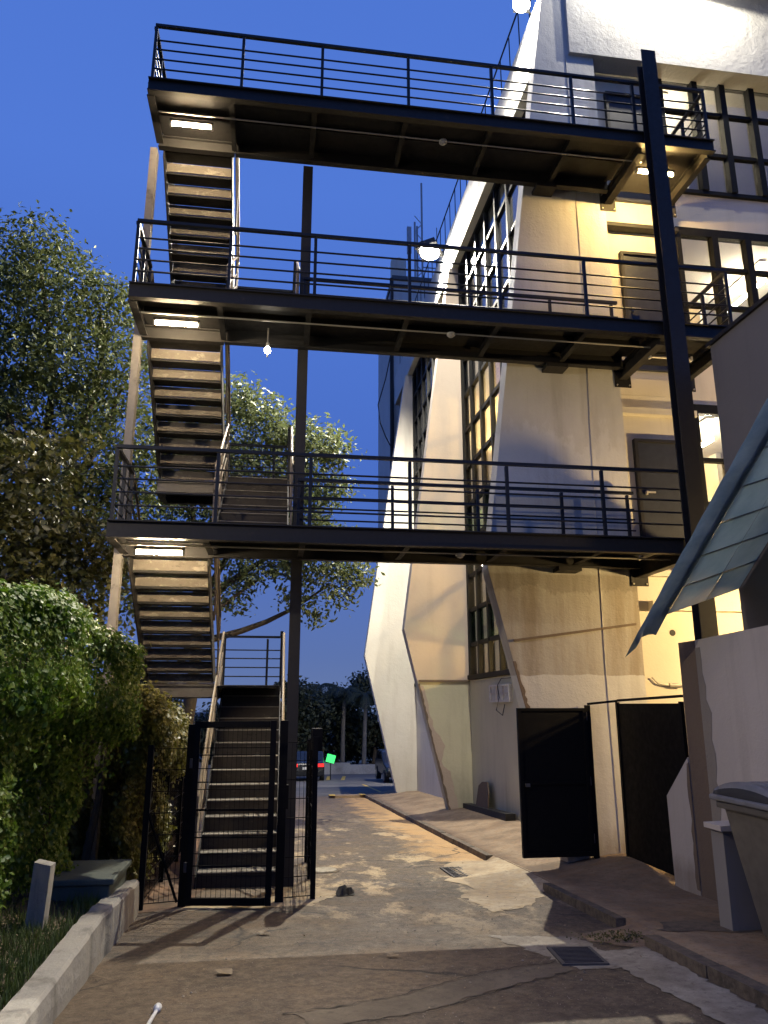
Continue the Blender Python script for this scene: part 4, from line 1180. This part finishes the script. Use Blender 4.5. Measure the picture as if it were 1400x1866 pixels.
# large tree behind the stairs, left of the picture
cl = []
rg = random.Random(11)
for (x, y, z, r) in ((-6.6, 16, 11.2, 1.3), (-5.6, 16, 11.9, 1.2), (-4.8, 16, 11.0, 1.3), (-6.2, 16.3, 9.8, 1.5), (-4.9, 16, 9.6, 1.3), (-3.7, 16, 10.9, .8), (-3.5, 16.2, 9.6, 1.0),
                     (-7.4, 16, 10.0, 1.5), (-3.6, 16.4, 8.3, 1.1), (-5.2, 16.6, 8.0, 1.4), (-6.8, 16.5, 8.2, 1.5), (-4.0, 16.6, 6.9, 1.1), (-5.6, 16.8, 6.5, 1.4), (-7.4, 16.4, 6.6, 1.5),
                     (-8.6, 16.5, 8.8, 1.6), (-8.8, 16.5, 6.5, 1.7), (-4.4, 17, 5.6, 1.1), (-3.3, 16.8, 5.4, .9), (-6.4, 17, 5.0, 1.3), (-2.9, 16.8, 6.6, .8), (-3.0, 16.9, 4.1, .9), (-4.6, 17, 4.0, 1.0)):
    cl.append((x, y, z - (.65 if z > 8 else 0), r))
tree('broadleaf_tree', 'tall grey green tree rising behind the left end of the stairs', (-5.2, 16.8, -.4), (-5.3, 16.6, 6.5),
     [((-5.3, 16.6, 5.0), (-7.0, 16.3, 9.8)), ((-5.3, 16.6, 6.0), (-4.2, 16.2, 10.4)), ((-5.3, 16.6, 6.3), (-5.6, 16, 11.5)), ((-5.2, 16.7, 4.0), (-3.2, 16.8, 6.8)), ((-5.2, 16.7, 3.5), (-7.8, 16.5, 6.8)), ((-5.2, 16.7, 4.6), (-3.6, 16.5, 8.6))],
     cl, 100, 16, .072, 'leaf_tree', 'bark', 21, .26, .16)
# darker shrub tree in front of it with broader leaves
cl = [(-4.6, 11.2, 5.0, .9), (-3.9, 11, 4.7, .9), (-3.3, 11, 4.2, .8), (-4.8, 11, 3.9, 1.0), (-3.9, 11.2, 3.5, 1.0), (-3.0, 11.2, 3.3, .8), (-5.4, 11, 4.6, 1.0), (-5.4, 11, 3.4, 1.1), (-2.8, 11.3, 2.4, .8), (-3.7, 11.2, 2.5, .9), (-4.7, 11, 2.6, 1.0), (-2.55, 11.6, 3.9, .55), (-3.2, 11, 5.15, .5), (-6.2, 11, 5.0, 1.0)]
tree('shrub_tree', 'dark bushy tree with broad yellowish leaves just behind the hedge', (-4.2, 11.3, -.2), (-4.2, 11.3, 3.0),
     [((-4.2, 11.3, 2.0), (-3.1, 11.1, 4.4)), ((-4.2, 11.3, 2.6), (-4.8, 11, 5.0)), ((-4.2, 11.3, 2.2), (-5.4, 11, 4.4)), ((-4.2, 11.3, 1.5), (-2.8, 11.4, 2.8))],
     cl, 150, 11, .068, 'leaf_dark', 'bark', 22, .12, .17, .5)
# tree beyond the stairs
cl = [(-1.4, 18.4, 9.2, .8), (-.6, 18.3, 8.9, .8), (.0, 18.4, 8.3, .7), (.7, 18.4, 8.1, .8), (1.25, 18.4, 7.9, .6), (-1.3, 18.6, 7.9, .9), (-.3, 18.6, 7.4, .9), (.6, 18.6, 7.0, .8), (1.3, 18.5, 6.9, .5),
      (-1.2, 18.6, 6.5, .9), (-.2, 18.7, 6.1, .8), (.7, 18.6, 6.0, .7), (1.35, 18.5, 5.7, .5), (.2, 18.7, 5.2, .7), (1.0, 18.6, 5.0, .7), (1.75, 18.5, 4.9, .45), (1.55, 18.5, 4.3, .4), (-.7, 18.7, 5.0, .7), (2.1, 18.4, 4.75, .3),
      (.55, 18.6, 4.2, .4), (-2.2, 18.5, 8.2, 1.0), (-2.4, 18.6, 6.7, 1.0), (-2.3, 18.8, 5.2, .9), (.9, 18.7, 3.85, .3), (-1.2, 18.8, 4.2, .5)]
tree('broadleaf_tree', 'pale green tree lit by the floodlight beyond the stairs', (-2.4, 19.0, -.9), (-1.9, 18.8, 4.3),
     [((-2.1, 18.9, 3.0), (1.3, 18.6, 4.5)), ((-2.0, 18.8, 3.6), (.4, 18.5, 7.6)), ((-1.9, 18.8, 4.2), (-1.4, 18.4, 8.9)), ((-2.0, 18.8, 3.9), (1.0, 18.5, 5.9)), ((-2.2, 18.9, 2.6), (-.4, 18.6, 4.6)), ((-1.9, 18.8, 4.2), (-2.4, 18.5, 8))],
     cl, 105, 15, .085, 'leaf_mid', 'bark', 23, .2, .17, .4)

# far trees beyond the car park
fl = ['far dark rounded tree nearest the slim column', 'far dark tree behind the parked car', 'far dark tree just left of the white fin', 'far dark tree left of the stairs through the fence', 'far dark tree hidden behind the fins', 'far tall dark tree at the far left']
for k, (x, y, h, r) in enumerate(((1.5, 50, 5.6, 1.8), (3.6, 55, 5.2, 1.8), (7.0, 54, 6.2, 1.9), (-2.5, 52, 5.4, 2.0), (10.5, 55, 5.0, 2.0), (-8, 50, 6, 2.2))):
    b = gz(y)
    cl = [(x + rg.uniform(-1.6, 1.6), y + rg.uniform(-.8, .8), b + h * rg.uniform(.30, .92), r * rg.uniform(.5, .8)) for _ in range(9)]
    tree('far_tree', fl[k], (x, y, b), (x, y, b + h * .6), [((x, y, b + h * .4), (x + 1, y, b + h * .85)), ((x, y, b + h * .4), (x - 1, y, b + h * .8))],
         cl, 55, 9, .17, 'leaf_far', 'bark', 60 + k, .16, .3, .5, 'trees beyond the car park')
c, n, rng = crown([(x, 58 + (i % 3), -2.7 + 1.4 + (i % 2) * .9, 1.9) for i, x in enumerate(np.linspace(-14, 20, 22))], 34, 9, .2, 77, .35)
uo = link('undergrowth', leaf_mesh('undergrowth', c, n, .2, 'leaf_far', rng, .5)); tag(uo, 'dark mass of shrubs closing the view beyond the car park', 'shrubs', None, 'stuff')
def palm(x, y, h, label, seed):
    b = gz(y)
    t = thing('palm_tree', label, 'palm', (x, y, b), 'palms beyond the car park')
    limb((x, y, b), (x + .1, y, b + h), .16, .11, 'palebark', t, 'trunk', seed, .02)
    rg_ = random.Random(seed)
    for k in range(13):
        a = 2 * math.pi * k / 13 + rg_.uniform(-.2, .2); L = rg_.uniform(1.5, 2.1); lift = rg_.uniform(.1, .9)
        spine = []
        for j in range(9):
            u = j / 8
            spine.append(Vector((x + .1 + math.cos(a) * L * u, y + math.sin(a) * L * u, b + h + lift * 1.1 * u - 1.7 * u * u * (1.0 - .25 * lift))))
        m_ = MB().tube(spine, [.03 - .025 * j / 8 for j in range(9)], 4)
        side = Vector((-math.sin(a), math.cos(a), 0))
        for j in range(1, 9):
            for q_ in (0, .5):
                c0 = spine[j - 1].lerp(spine[j], q_); ll = .5 * math.sin(math.pi * (j + q_) / 9.5) + .08
                dv = (spine[j] - spine[j - 1]).normalized()
                for sg in (-1, 1):
                    tip = c0 + side * sg * ll * .75 + dv * ll * .5 - Vector((0, 0, ll * .55))
                    m_.add([c0 - dv * .05, c0 + dv * .05, tip], [(0, 1, 2)])
        part('frond', m_, 'leaf_far', t)
palm(4.7, 51.5, 5.3, 'arching palm left of the white fin beyond the car park', 3)
palm(3.1, 52.5, 5.6, 'taller palm beside the slim column beyond the car park', 5)
palm(6.0, 50.8, 5.0, 'low palm nearest the white fin beyond the car park', 9)

# ------------------------------------------------------------------ hedges
def hedge(name, label, fn, n, size, mat, seed, core, aspect=.62):
    """fn(rng, n) gives points and outward normals on the clipped surface"""
    t = thing(name, label, 'hedge', core[0])
    rng = np.random.default_rng(seed)
    p, nr = fn(rng, n)
    nn = nr * 1.0 + rng.normal(size=p.shape) * .42 + np.array([0, 0, .25]); nn /= np.linalg.norm(nn, axis=1)[:, None]
    link('leaves', leaf_mesh('leaves', p, nn, size, mat, rng, aspect, .12), t)
    for a, b_, r_ in core[1]:
        part('branch', MB().tube([a, ((a[0] + b_[0]) / 2 + .05, (a[1] + b_[1]) / 2, (a[2] + b_[2]) / 2), b_], [r_, r_ * .8, r_ * .5], 6), 'bark', t)
    return t
def near_hedge(rng, n):
    # rounded overhanging top, flat side facing the lane
    y = rng.uniform(2.6, 9.0, n); u = rng.uniform(0, 1, n)
    top = 2.42 - .10 * np.clip(y - 6.5, 0, 3) + .05 * np.sin(y * 2.1)
    edge = -1.42 - .13 * np.clip(8.2 - y, 0, 6) + .06 * np.sin(y * 3.3) - .30 * np.clip(y - 8.2, 0, 1)
    bump_ = 0
    # arc parameter: 0 under the overhang .. 1 far over the top
    ang = -1.1 + u * 2.7
    rx = .60; rz_ = .46
    bump_ = .018 * np.sin(y * 6 + ang * 5) + .020 * np.sin(y * 10 - ang * 9 + 1) + .018 * np.sin(y * 19 + ang * 15)
    ca, sa = np.cos(ang), np.sin(ang)
    x = edge - rx + np.sign(ca) * np.abs(ca) ** .45 * (rx + bump_)
    z = top - rz_ + np.sign(sa) * np.abs(sa) ** .45 * (rz_ + bump_)
    over = ang > 1.45
    x = np.where(over, edge - rx - rng.uniform(0, 3.2, n), x); z = np.where(over, top + bump_ * .7, z)
    low = rng.random(n) < .50
    zl = np.where(y > 6.3, rng.uniform(.0, 1.7, n), rng.uniform(.15, 1.4, n))
    xl = edge - np.where(y > 6.3, .55, .30) - .5 * rng.random(n) * (rng.random(n) < .35) + .04 * np.sin(zl * 9 + y * 4) + .04 * np.sin(y * 7 - zl * 8)
    x = np.where(low, xl, x); z = np.where(low, zl, z)
    p = np.stack([x, y, z], 1) + rng.normal(size=(n, 3)) * .035
    nr = np.stack([np.where(low, 1, np.where(over, 0.1, np.cos(ang))), -.15 * np.ones(n), np.where(low, .1, np.where(over, 1, np.sin(ang)))], 1)
    # leaves deeper inside, so that the hedge is not see-through
    deep = rng.random(n) < .30
    p[:, 0] -= np.where(deep, rng.uniform(.1, 1.0, n), 0)
    p[:, 2] -= np.where(deep & ~low, rng.uniform(0, .5, n), 0)
    return p, nr
hedge('clipped_hedge', 'big clipped green hedge overhanging the planted bed', near_hedge, 150000, .026, 'leaf_hedge', 31,
      ((-2.6, 6, 0), [((-2.5, 4.2, 0), (-2.3, 4.4, 2.1), .06), ((-2.4, 5.5, 0), (-2.2, 5.6, 2.1), .06), ((-2.3, 6.8, 0), (-2.1, 6.9, 2.0), .06), ((-2.2, 8.2, 0), (-2.0, 8.2, 2.0), .05), ((-2.6, 3.1, 0), (-2.5, 3.2, 2), .06)]))
def second_hedge(rng, n):
    y = rng.uniform(9.0, 11.6, n); ang = rng.uniform(-.5, 1.9, n)
    top = 1.72 - .10 * (y - 9.0) + .06 * np.sin(y * 5); edge = -1.38 + .28 * np.sin((y - 8.6) * 1.1)
    r_ = .5 + .06 * np.sin(y * 9)
    x = edge - .5 + np.cos(ang) * r_; z = top - .5 + np.sin(ang) * r_
    low = rng.random(n) < .5
    zl = rng.uniform(-.2, 1.3, n)
    x = np.where(low, edge - .28 - .1 * np.sin(zl * 7 + y * 4), x); z = np.where(low, zl, z)
    p = np.stack([x, y, z], 1) + rng.normal(size=(n, 3)) * .06
    nr = np.stack([np.where(low, 1, np.cos(ang)), -.3 * np.ones(n), np.where(low, .1, np.sin(ang))], 1)
    return p, nr
hedge('yellow_hedge', 'smaller yellow green hedge behind the mesh fence', second_hedge, 30000, .030, 'leaf_hedge2', 32,
      ((-2.0, 10, 0), [((-2.0, 9.4, -.2), (-1.9, 9.4, 1.3), .05), ((-2.0, 10.6, -.2), (-1.9, 10.6, 1.2), .05)]))

def dark_shrub(rng, n):
    y = rng.uniform(9.3, 14.0, n); z = rng.uniform(-.45, 1.45, n); x = -1.75 - .35 * np.abs(np.sin(y * 2.1)) - rng.uniform(0, .5, n) + .08 * np.sin(z * 6 + y * 5)
    p = np.stack([x, y, z], 1); nr = np.stack([np.ones(n), -.5 * np.ones(n), .3 * np.ones(n)], 1)
    return p, nr
hedge('dark_shrubs', 'dark tangle of shrubs filling the gap behind the mesh fence', dark_shrub, 14000, .05, 'leaf_dark', 33,
      ((-2.2, 11.5, 0), [((-2.2, 10.2, -.4), (-2.1, 10.3, 1.2), .04), ((-2.3, 12, -.5), (-2.1, 12.1, 1.2), .04)]))

# ------------------------------------------------------------------ grass, litter
rng = np.random.default_rng(41)
def bed_z(x, y): return gz(y) + np.interp(-x, [1.44, 2.2, 3.2, 5, 9], [.34, .40, .5, .65, .9])
n = 9000
y = rng.uniform(4.0, 8.3, n); x = -1.46 - np.abs(rng.normal(size=n)) * .38
keep = (np.sin(y * 2.3) + np.sin(x * 6 + y * 3) + rng.normal(size=n) * .7 > -.4)
x, y = x[keep], y[keep]; n = len(x)
z = -.052 * y + np.interp(-x, [1.44, 2.2, 3.2, 5, 9], [.34, .40, .5, .65, .9]) - .40 + np.interp(y, HY, HH)
h = rng.uniform(.05, .15, n); a = rng.uniform(0, 2 * np.pi, n); ln = rng.uniform(.0, .09, n)
w = .005
base = np.stack([x, y, z - .01], 1); side = np.stack([np.cos(a), np.sin(a), 0 * a], 1) * w
lean = np.stack([-np.sin(a), np.cos(a), 0 * a], 1) * ln[:, None]
tipv = base + lean + np.stack([0 * h, 0 * h, h], 1)
v = np.stack([base - side, base + side, tipv], 1).reshape(-1, 3)
me = bpy.data.meshes.new('grass')
me.from_pydata(v.tolist(), [], (np.arange(n)[:, None] * 3 + np.arange(3)).tolist()); me.materials.append(M['grassblade'])
tag(link('grass', me), 'short green grass along the planter wall', 'grass', None, 'stuff')
n = 2200
y = rng.uniform(4.2, 7.0, n); x = -1.55 - np.abs(rng.normal(size=n)) * .55
z = -.052 * y + np.interp(-x, [1.44, 2.2, 3.2, 5, 9], [.34, .40, .5, .65, .9]) - .40 + np.interp(y, HY, HH) + .025
nn = rng.normal(size=(n, 3)) * .45 + np.array([0, 0, 1]); nn /= np.linalg.norm(nn, axis=1)[:, None]
tag(link('leaf_litter', leaf_mesh('leaf_litter', np.stack([x, y, z], 1), nn, .024, 'litter', rng, .5)), 'dry fallen leaves covering the planted bed', 'leaf litter', None, 'stuff')
# single leaves and scraps on the lane
n = 130
y = rng.uniform(3.5, 13, n); x = rng.uniform(-1.1, 3.0, n)
z = -.052 * y + .012
nn = rng.normal(size=(n, 3)) * .25 + np.array([0, 0, 1]); nn /= np.linalg.norm(nn, axis=1)[:, None]
tag(link('fallen_leaves', leaf_mesh('fallen_leaves', np.stack([x, y, z], 1), nn, .016, 'litter', rng, .5)), 'scattered dry leaves and scraps on the lane', 'leaves', None, 'stuff')
n = 6500
y = 3.2 + 9.5 * rng.random(n) ** 1.5; x = rng.uniform(-1.2, 3.05, n); r_ = rng.uniform(.002, .0065, n) * (1 + (rng.random(n) > .97) * 1.2)
gv = np.array([(1, 0, .3), (0, 1, .2), (-1, 0, .35), (0, -1, .25), (0, 0, 1.0), (0, 0, -.3)])
gf = np.array([(0, 1, 4), (1, 2, 4), (2, 3, 4), (3, 0, 4)])
jit = rng.uniform(.6, 1.3, (n, 6, 3))
v = (np.stack([x, y, -.052 * y + .001], 1)[:, None, :] + gv[None] * jit * r_[:, None, None]).reshape(-1, 3)
me = bpy.data.meshes.new('grit')
me.from_pydata(v.tolist(), [], (np.arange(n)[:, None, None] * 6 + gf[None]).reshape(-1, 3).tolist()); me.materials.append(M['gutter'])
tag(link('grit', me), 'loose grit and tiny stones strewn over the lane', 'grit', None, 'stuff')
def crack(pts, w, seed):
    rg_ = random.Random(seed); out = []
    for (a, b_) in zip(pts, pts[1:]):
        L_ = math.hypot(b_[0] - a[0], b_[1] - a[1]); k = max(2, int(L_ / .07))
        for j in range(k):
            t = j / k
            out.append((a[0] + (b_[0] - a[0]) * t + rg_.uniform(-.022, .022), a[1] + (b_[1] - a[1]) * t + rg_.uniform(-.022, .022), w * rg_.uniform(.25, 1.2)))
    m_ = MB(); vs = []
    for x, y, ww in [(a_, b2_, c_ * .6) for a_, b2_, c_ in out]: vs += [(x, y - ww, gz(y) + .0085), (x, y + ww, gz(y) + .0085)]
    m_.add(vs, [(2 * j, 2 * j + 2, 2 * j + 3, 2 * j + 1) for j in range(len(out) - 1)])
    structure('road_crack', m_, 'black')
crack([(.15, 5.38), (.9, 5.62), (1.6, 6.05), (2.3, 6.27)], .011, 1)
crack([(.4, 5.08), (1.1, 5.3), (1.8, 5.75), (2.35, 6.0)], .009, 2)
crack([(2.35, 6.0), (2.6, 5.6), (2.62, 4.9), (2.5, 4.3)], .008, 3)
crack([(2.0, 7.15), (1.3, 7.0), (.6, 7.2), (-.2, 7.0)], .006, 4)
crack([(.9, 8.2), (1.5, 7.9), (2.1, 8.0), (2.6, 8.3)], .007, 5)
crack([(1.9, 7.2), (2.2, 8.2), (2.1, 9.2), (2.3, 9.6)], .006, 6)
crack([(3.4, 6.4), (3.7, 5.9), (3.5, 5.4)], .004, 7)
n = 420
cxy = rng.normal(size=(n, 2)) * np.array([.16, .07]) + np.array([2.98, 6.72])
nn = rng.normal(size=(n, 3)) * .6 + np.array([0, 0, .6]); nn /= np.linalg.norm(nn, axis=1)[:, None]
tag(link('weeds', leaf_mesh('weeds', np.stack([cxy[:, 0], cxy[:, 1], -.052 * cxy[:, 1] + .03 + .05 * rng.random(n)], 1), nn, .014, 'leaf_dark', rng, .45)), 'small weeds and muck at the kerb gap by the slotted grate', 'weeds', None, 'stuff')
def dead_leaf(x, y, s, label, m='litter'):
    m_ = MB(); k = 9
    vs = [(0, 0, .012)]
    rg_ = random.Random(int(x * 100 + y * 10))
    for j in range(k):
        a = 2 * math.pi * j / k; r_ = s * rg_.uniform(.5, 1.1)
        vs.append((math.cos(a) * r_ * 1.5, math.sin(a) * r_, rg_.uniform(.008, .03)))
    m_.add(vs, [(0, 1 + j, 1 + (j + 1) % k) for j in range(k)])
    o = tag(link('dead_leaf', m_.mesh('dead_leaf', m)), label, 'leaf', 'larger dead leaves on the lane'); o.location = (x, y, gz(y) + .006)
dead_leaf(-.28, 6.35, .05, 'pale curled dead leaf lying alone on the dark asphalt near the planter')
dead_leaf(.0, 7.55, .05, 'pale dead leaf on the lane just in front of the mesh gate')
dead_leaf(1.02, 6.6, .035, 'small pale dead leaf in the middle of the dark asphalt')
rag = MB()
rg_ = random.Random(4)
vs = []
for j in range(7):
    for k in range(6):
        vs.append((.80 + j * .035 + rg_.uniform(-.01, .01), 9.25 + k * .05 + rg_.uniform(-.015, .015), gz(9.3) + .012 + (.08 * rg_.random() if 0 < j < 6 and 0 < k < 5 else 0)))
rag.add(vs, [(j * 6 + k, (j + 1) * 6 + k, (j + 1) * 6 + k + 1, j * 6 + k + 1) for j in range(6) for k in range(5)])
solo('crumpled_rag', rag, 'dirtyrag', 'crumpled dark rag lying on the lane by the mesh fence', 'rag')
mh = thing('manhole_cover', 'pale round cover set in the lane beside the stair fence', 'manhole cover', (.78, 11.1, gz(11.1)))
part('ring', MB().tube([(.78, 11.1, gz(11.1) - .02), (.78, 11.1, gz(11.1) + .016)], .21, 24), 'kerb', mh)
part('cover', MB().tube([(.78, 11.1, gz(11.1) + .0), (.78, 11.1, gz(11.1) + .022)], .17, 24), 'gutter', mh)
st = thing('white_rod', 'thin white rod with a knob end lying on the asphalt', 'rod', (-.67, 5.4, gz(5.4)))
part('shaft', MB().tube([(-.69, 4.9, gz(4.9) + .014), (-.655, 5.55, gz(5.55) + .016)], .012, 8), 'white', st)
part('knob', MB().tube([(-.655, 5.54, gz(5.55) + .018), (-.654, 5.57, gz(5.55) + .02), (-.652, 5.61, gz(5.6) + .02), (-.651, 5.63, gz(5.6) + .02)], [.012, .026, .026, .01], 10), 'white', st, True)

# ------------------------------------------------------------------ far car park: cars, parapet, sign
def car(x, y, facing, paint, label):
    t = thing('parked_car', label, 'car', (x, y, gz(y)), 'parked cars')
    g = gz(y)
    # side profile (along v), nose at -, tail at +; built tail towards the camera when facing = 1
    prof_ = [(-2.1, .35), (-2.15, .62), (-1.95, .82), (-1.05, .95), (-.35, 1.42), (.95, 1.46), (1.65, 1.05), (2.05, .98), (2.12, .60), (2.05, .33)]
    def P(pr, s=1): return [(y - facing * a * s, g + b) for a, b in pr]
    bevel(part('body', MB().prism(P(prof_), 'x', x - .88, x + .88), paint, t), .09, 3)
    gl = [(-.88, 1.0), (-.30, 1.36), (.90, 1.39), (1.40, 1.04)]
    part('side_window', MB().prism(P(gl), 'x', x + .872, x + .884), 'carglass', t); part('side_window', MB().prism(P(gl), 'x', x - .884, x - .872), 'carglass', t)
    yb = y - facing * 1.30
    part('rear_window', MB().add([(x - .66, y - facing * 1.02, g + 1.435), (x + .66, y - facing * 1.02, g + 1.435), (x + .74, y - facing * 1.66, g + 1.07), (x - .74, y - facing * 1.66, g + 1.07)], [(0, 1, 2, 3)]), 'carglass', t)
    for sx in (-.66, .66):
        part('tail_light', MB().box(x + sx - .19, x + sx + .19, min(y - facing * 2.05, y - facing * 2.13), max(y - facing * 2.05, y - facing * 2.13), g + .78, g + .94), 'taillight' if facing > 0 else 'chrome', t)
    part('bumper', MB().box(x - .86, x + .86, min(y - facing * 2.06, y - facing * 2.2), max(y - facing * 2.06, y - facing * 2.2), g + .38, g + .56), 'carpaint_dark', t)
    part('number_plate', MB().box(x - .22, x + .22, min(y - facing * 2.13, y - facing * 2.145), max(y - facing * 2.13, y - facing * 2.145), g + .66, g + .78), 'white', t)
    for sx in (-.80, .80):
        for a in (-1.35, 1.3):
            wh = part('wheel', MB().tube([(x + sx - .11, y - facing * a, g + .32), (x + sx + .11, y - facing * a, g + .32)], .32, 18), 'rubber', t)
            part('rim', MB().tube([(x + sx - .115, y - facing * a, g + .32), (x + sx + .115, y - facing * a, g + .32)], .19, 12), 'chrome', wh)
car(1.85, 42.0, 1, 'carpaint_dark', 'dark car with red tail lamps parked beyond the stair fence')
car(6.25, 38.5, -1, 'carpaint_dark', 'dark car parked half hidden behind the white fin')
fw = MB()
for k in range(14):
    x = -10 + k * 2.5
    fw.box(x, x + 2.495, 49.6, 49.9, gz(49.6) - .2, gz(49.6) + .55 + (.12 if k % 5 == 0 else 0))
solo('low_parapet', fw, 'farwall', 'long low white parapet at the far side of the car park', 'wall')
gs = thing('lit_sign', 'small tilted green lit panel beside the parked car with red tail lamps', 'sign', (3.25, 41, gz(41)))
bx = MB().box(-.22, .22, -.03, .03, -.2, .2); ca, sa = math.cos(R(-15)), math.sin(R(-15))
bx.v = [(3.12 + x * ca - z * sa, 41 + y, gz(41) + 1.05 + x * sa + z * ca) for x, y, z in bx.v]
part('panel', bx, 'greensign', gs)
part('post', MB().tube([(3.12, 41.05, gz(41)), (3.12, 41.05, gz(41) + .9)], .03, 6), 'steel', gs)


# ------------------------------------------------------------------ car park lamp, behind the building from here
cl_t = thing('car_park_lamp', 'tall car park lamp standing behind the building', 'street lamp', (8.5, 34.5, gz(34.5)))
part('pole', MB().tube([(8.5, 34.5, gz(34.5)), (8.5, 34.5, 6.6)], [.09, .05], 8), 'steel', cl_t)
part('head', MB().box(8.25, 8.75, 34.3, 34.7, 6.6, 6.7), 'steel', cl_t)
part('lens', MB().box(8.3, 8.7, 34.35, 34.65, 6.585, 6.595), 'bulb', cl_t)
L = bpy.data.lights.new('car_park_lamp_light', 'SPOT')
L.energy = 5500; L.color = (1.0, .93, .80); L.spot_size = R(160); L.spot_blend = .5; L.shadow_soft_size = .15
lo = bpy.data.objects.new('car_park_lamp_light', L); lo.parent = cl_t; lo.location = Vector((8.5, 34.5, 6.55)) - world_loc(cl_t)
lo.rotation_euler = (Vector((5, 39, -2)) - Vector((8.5, 34.5, 6.55))).to_track_quat('-Z', 'Y').to_euler()
col.objects.link(lo)

# ------------------------------------------------------------------ street lamp over the hedge, left of the view
sl = thing('street_lamp', 'warm street lamp on a tall pole beyond the hedge', 'street lamp', (-5.4, 4.9, .4))
part('pole', MB().tube([(-5.4, 4.9, .2), (-5.4, 4.9, 5.4), (-5.3, 4.9, 5.8), (-4.6, 4.9, 5.9)], [.08, .06, .05, .04], 8), 'steel', sl)
part('head', MB().box(-4.8, -4.4, 4.75, 5.05, 5.86, 5.95), 'steel', sl)
part('lens', MB().box(-4.76, -4.44, 4.79, 5.01, 5.845, 5.855), 'bulb', sl)
L = bpy.data.lights.new('street_lamp_light', 'SPOT')
L.energy = 620; L.color = (1.0, .84, .62); L.spot_size = R(165); L.spot_blend = .7; L.shadow_soft_size = .12
lo = bpy.data.objects.new('street_lamp_light', L)
lo.location = Vector((-4.6, 4.9, 5.8)) - world_loc(sl); lo.parent = sl
lo.rotation_euler = (Vector((3.5, 8, 1)) - Vector((-4.6, 4.9, 5.8))).to_track_quat('-Z', 'Y').to_euler()
col.objects.link(lo)
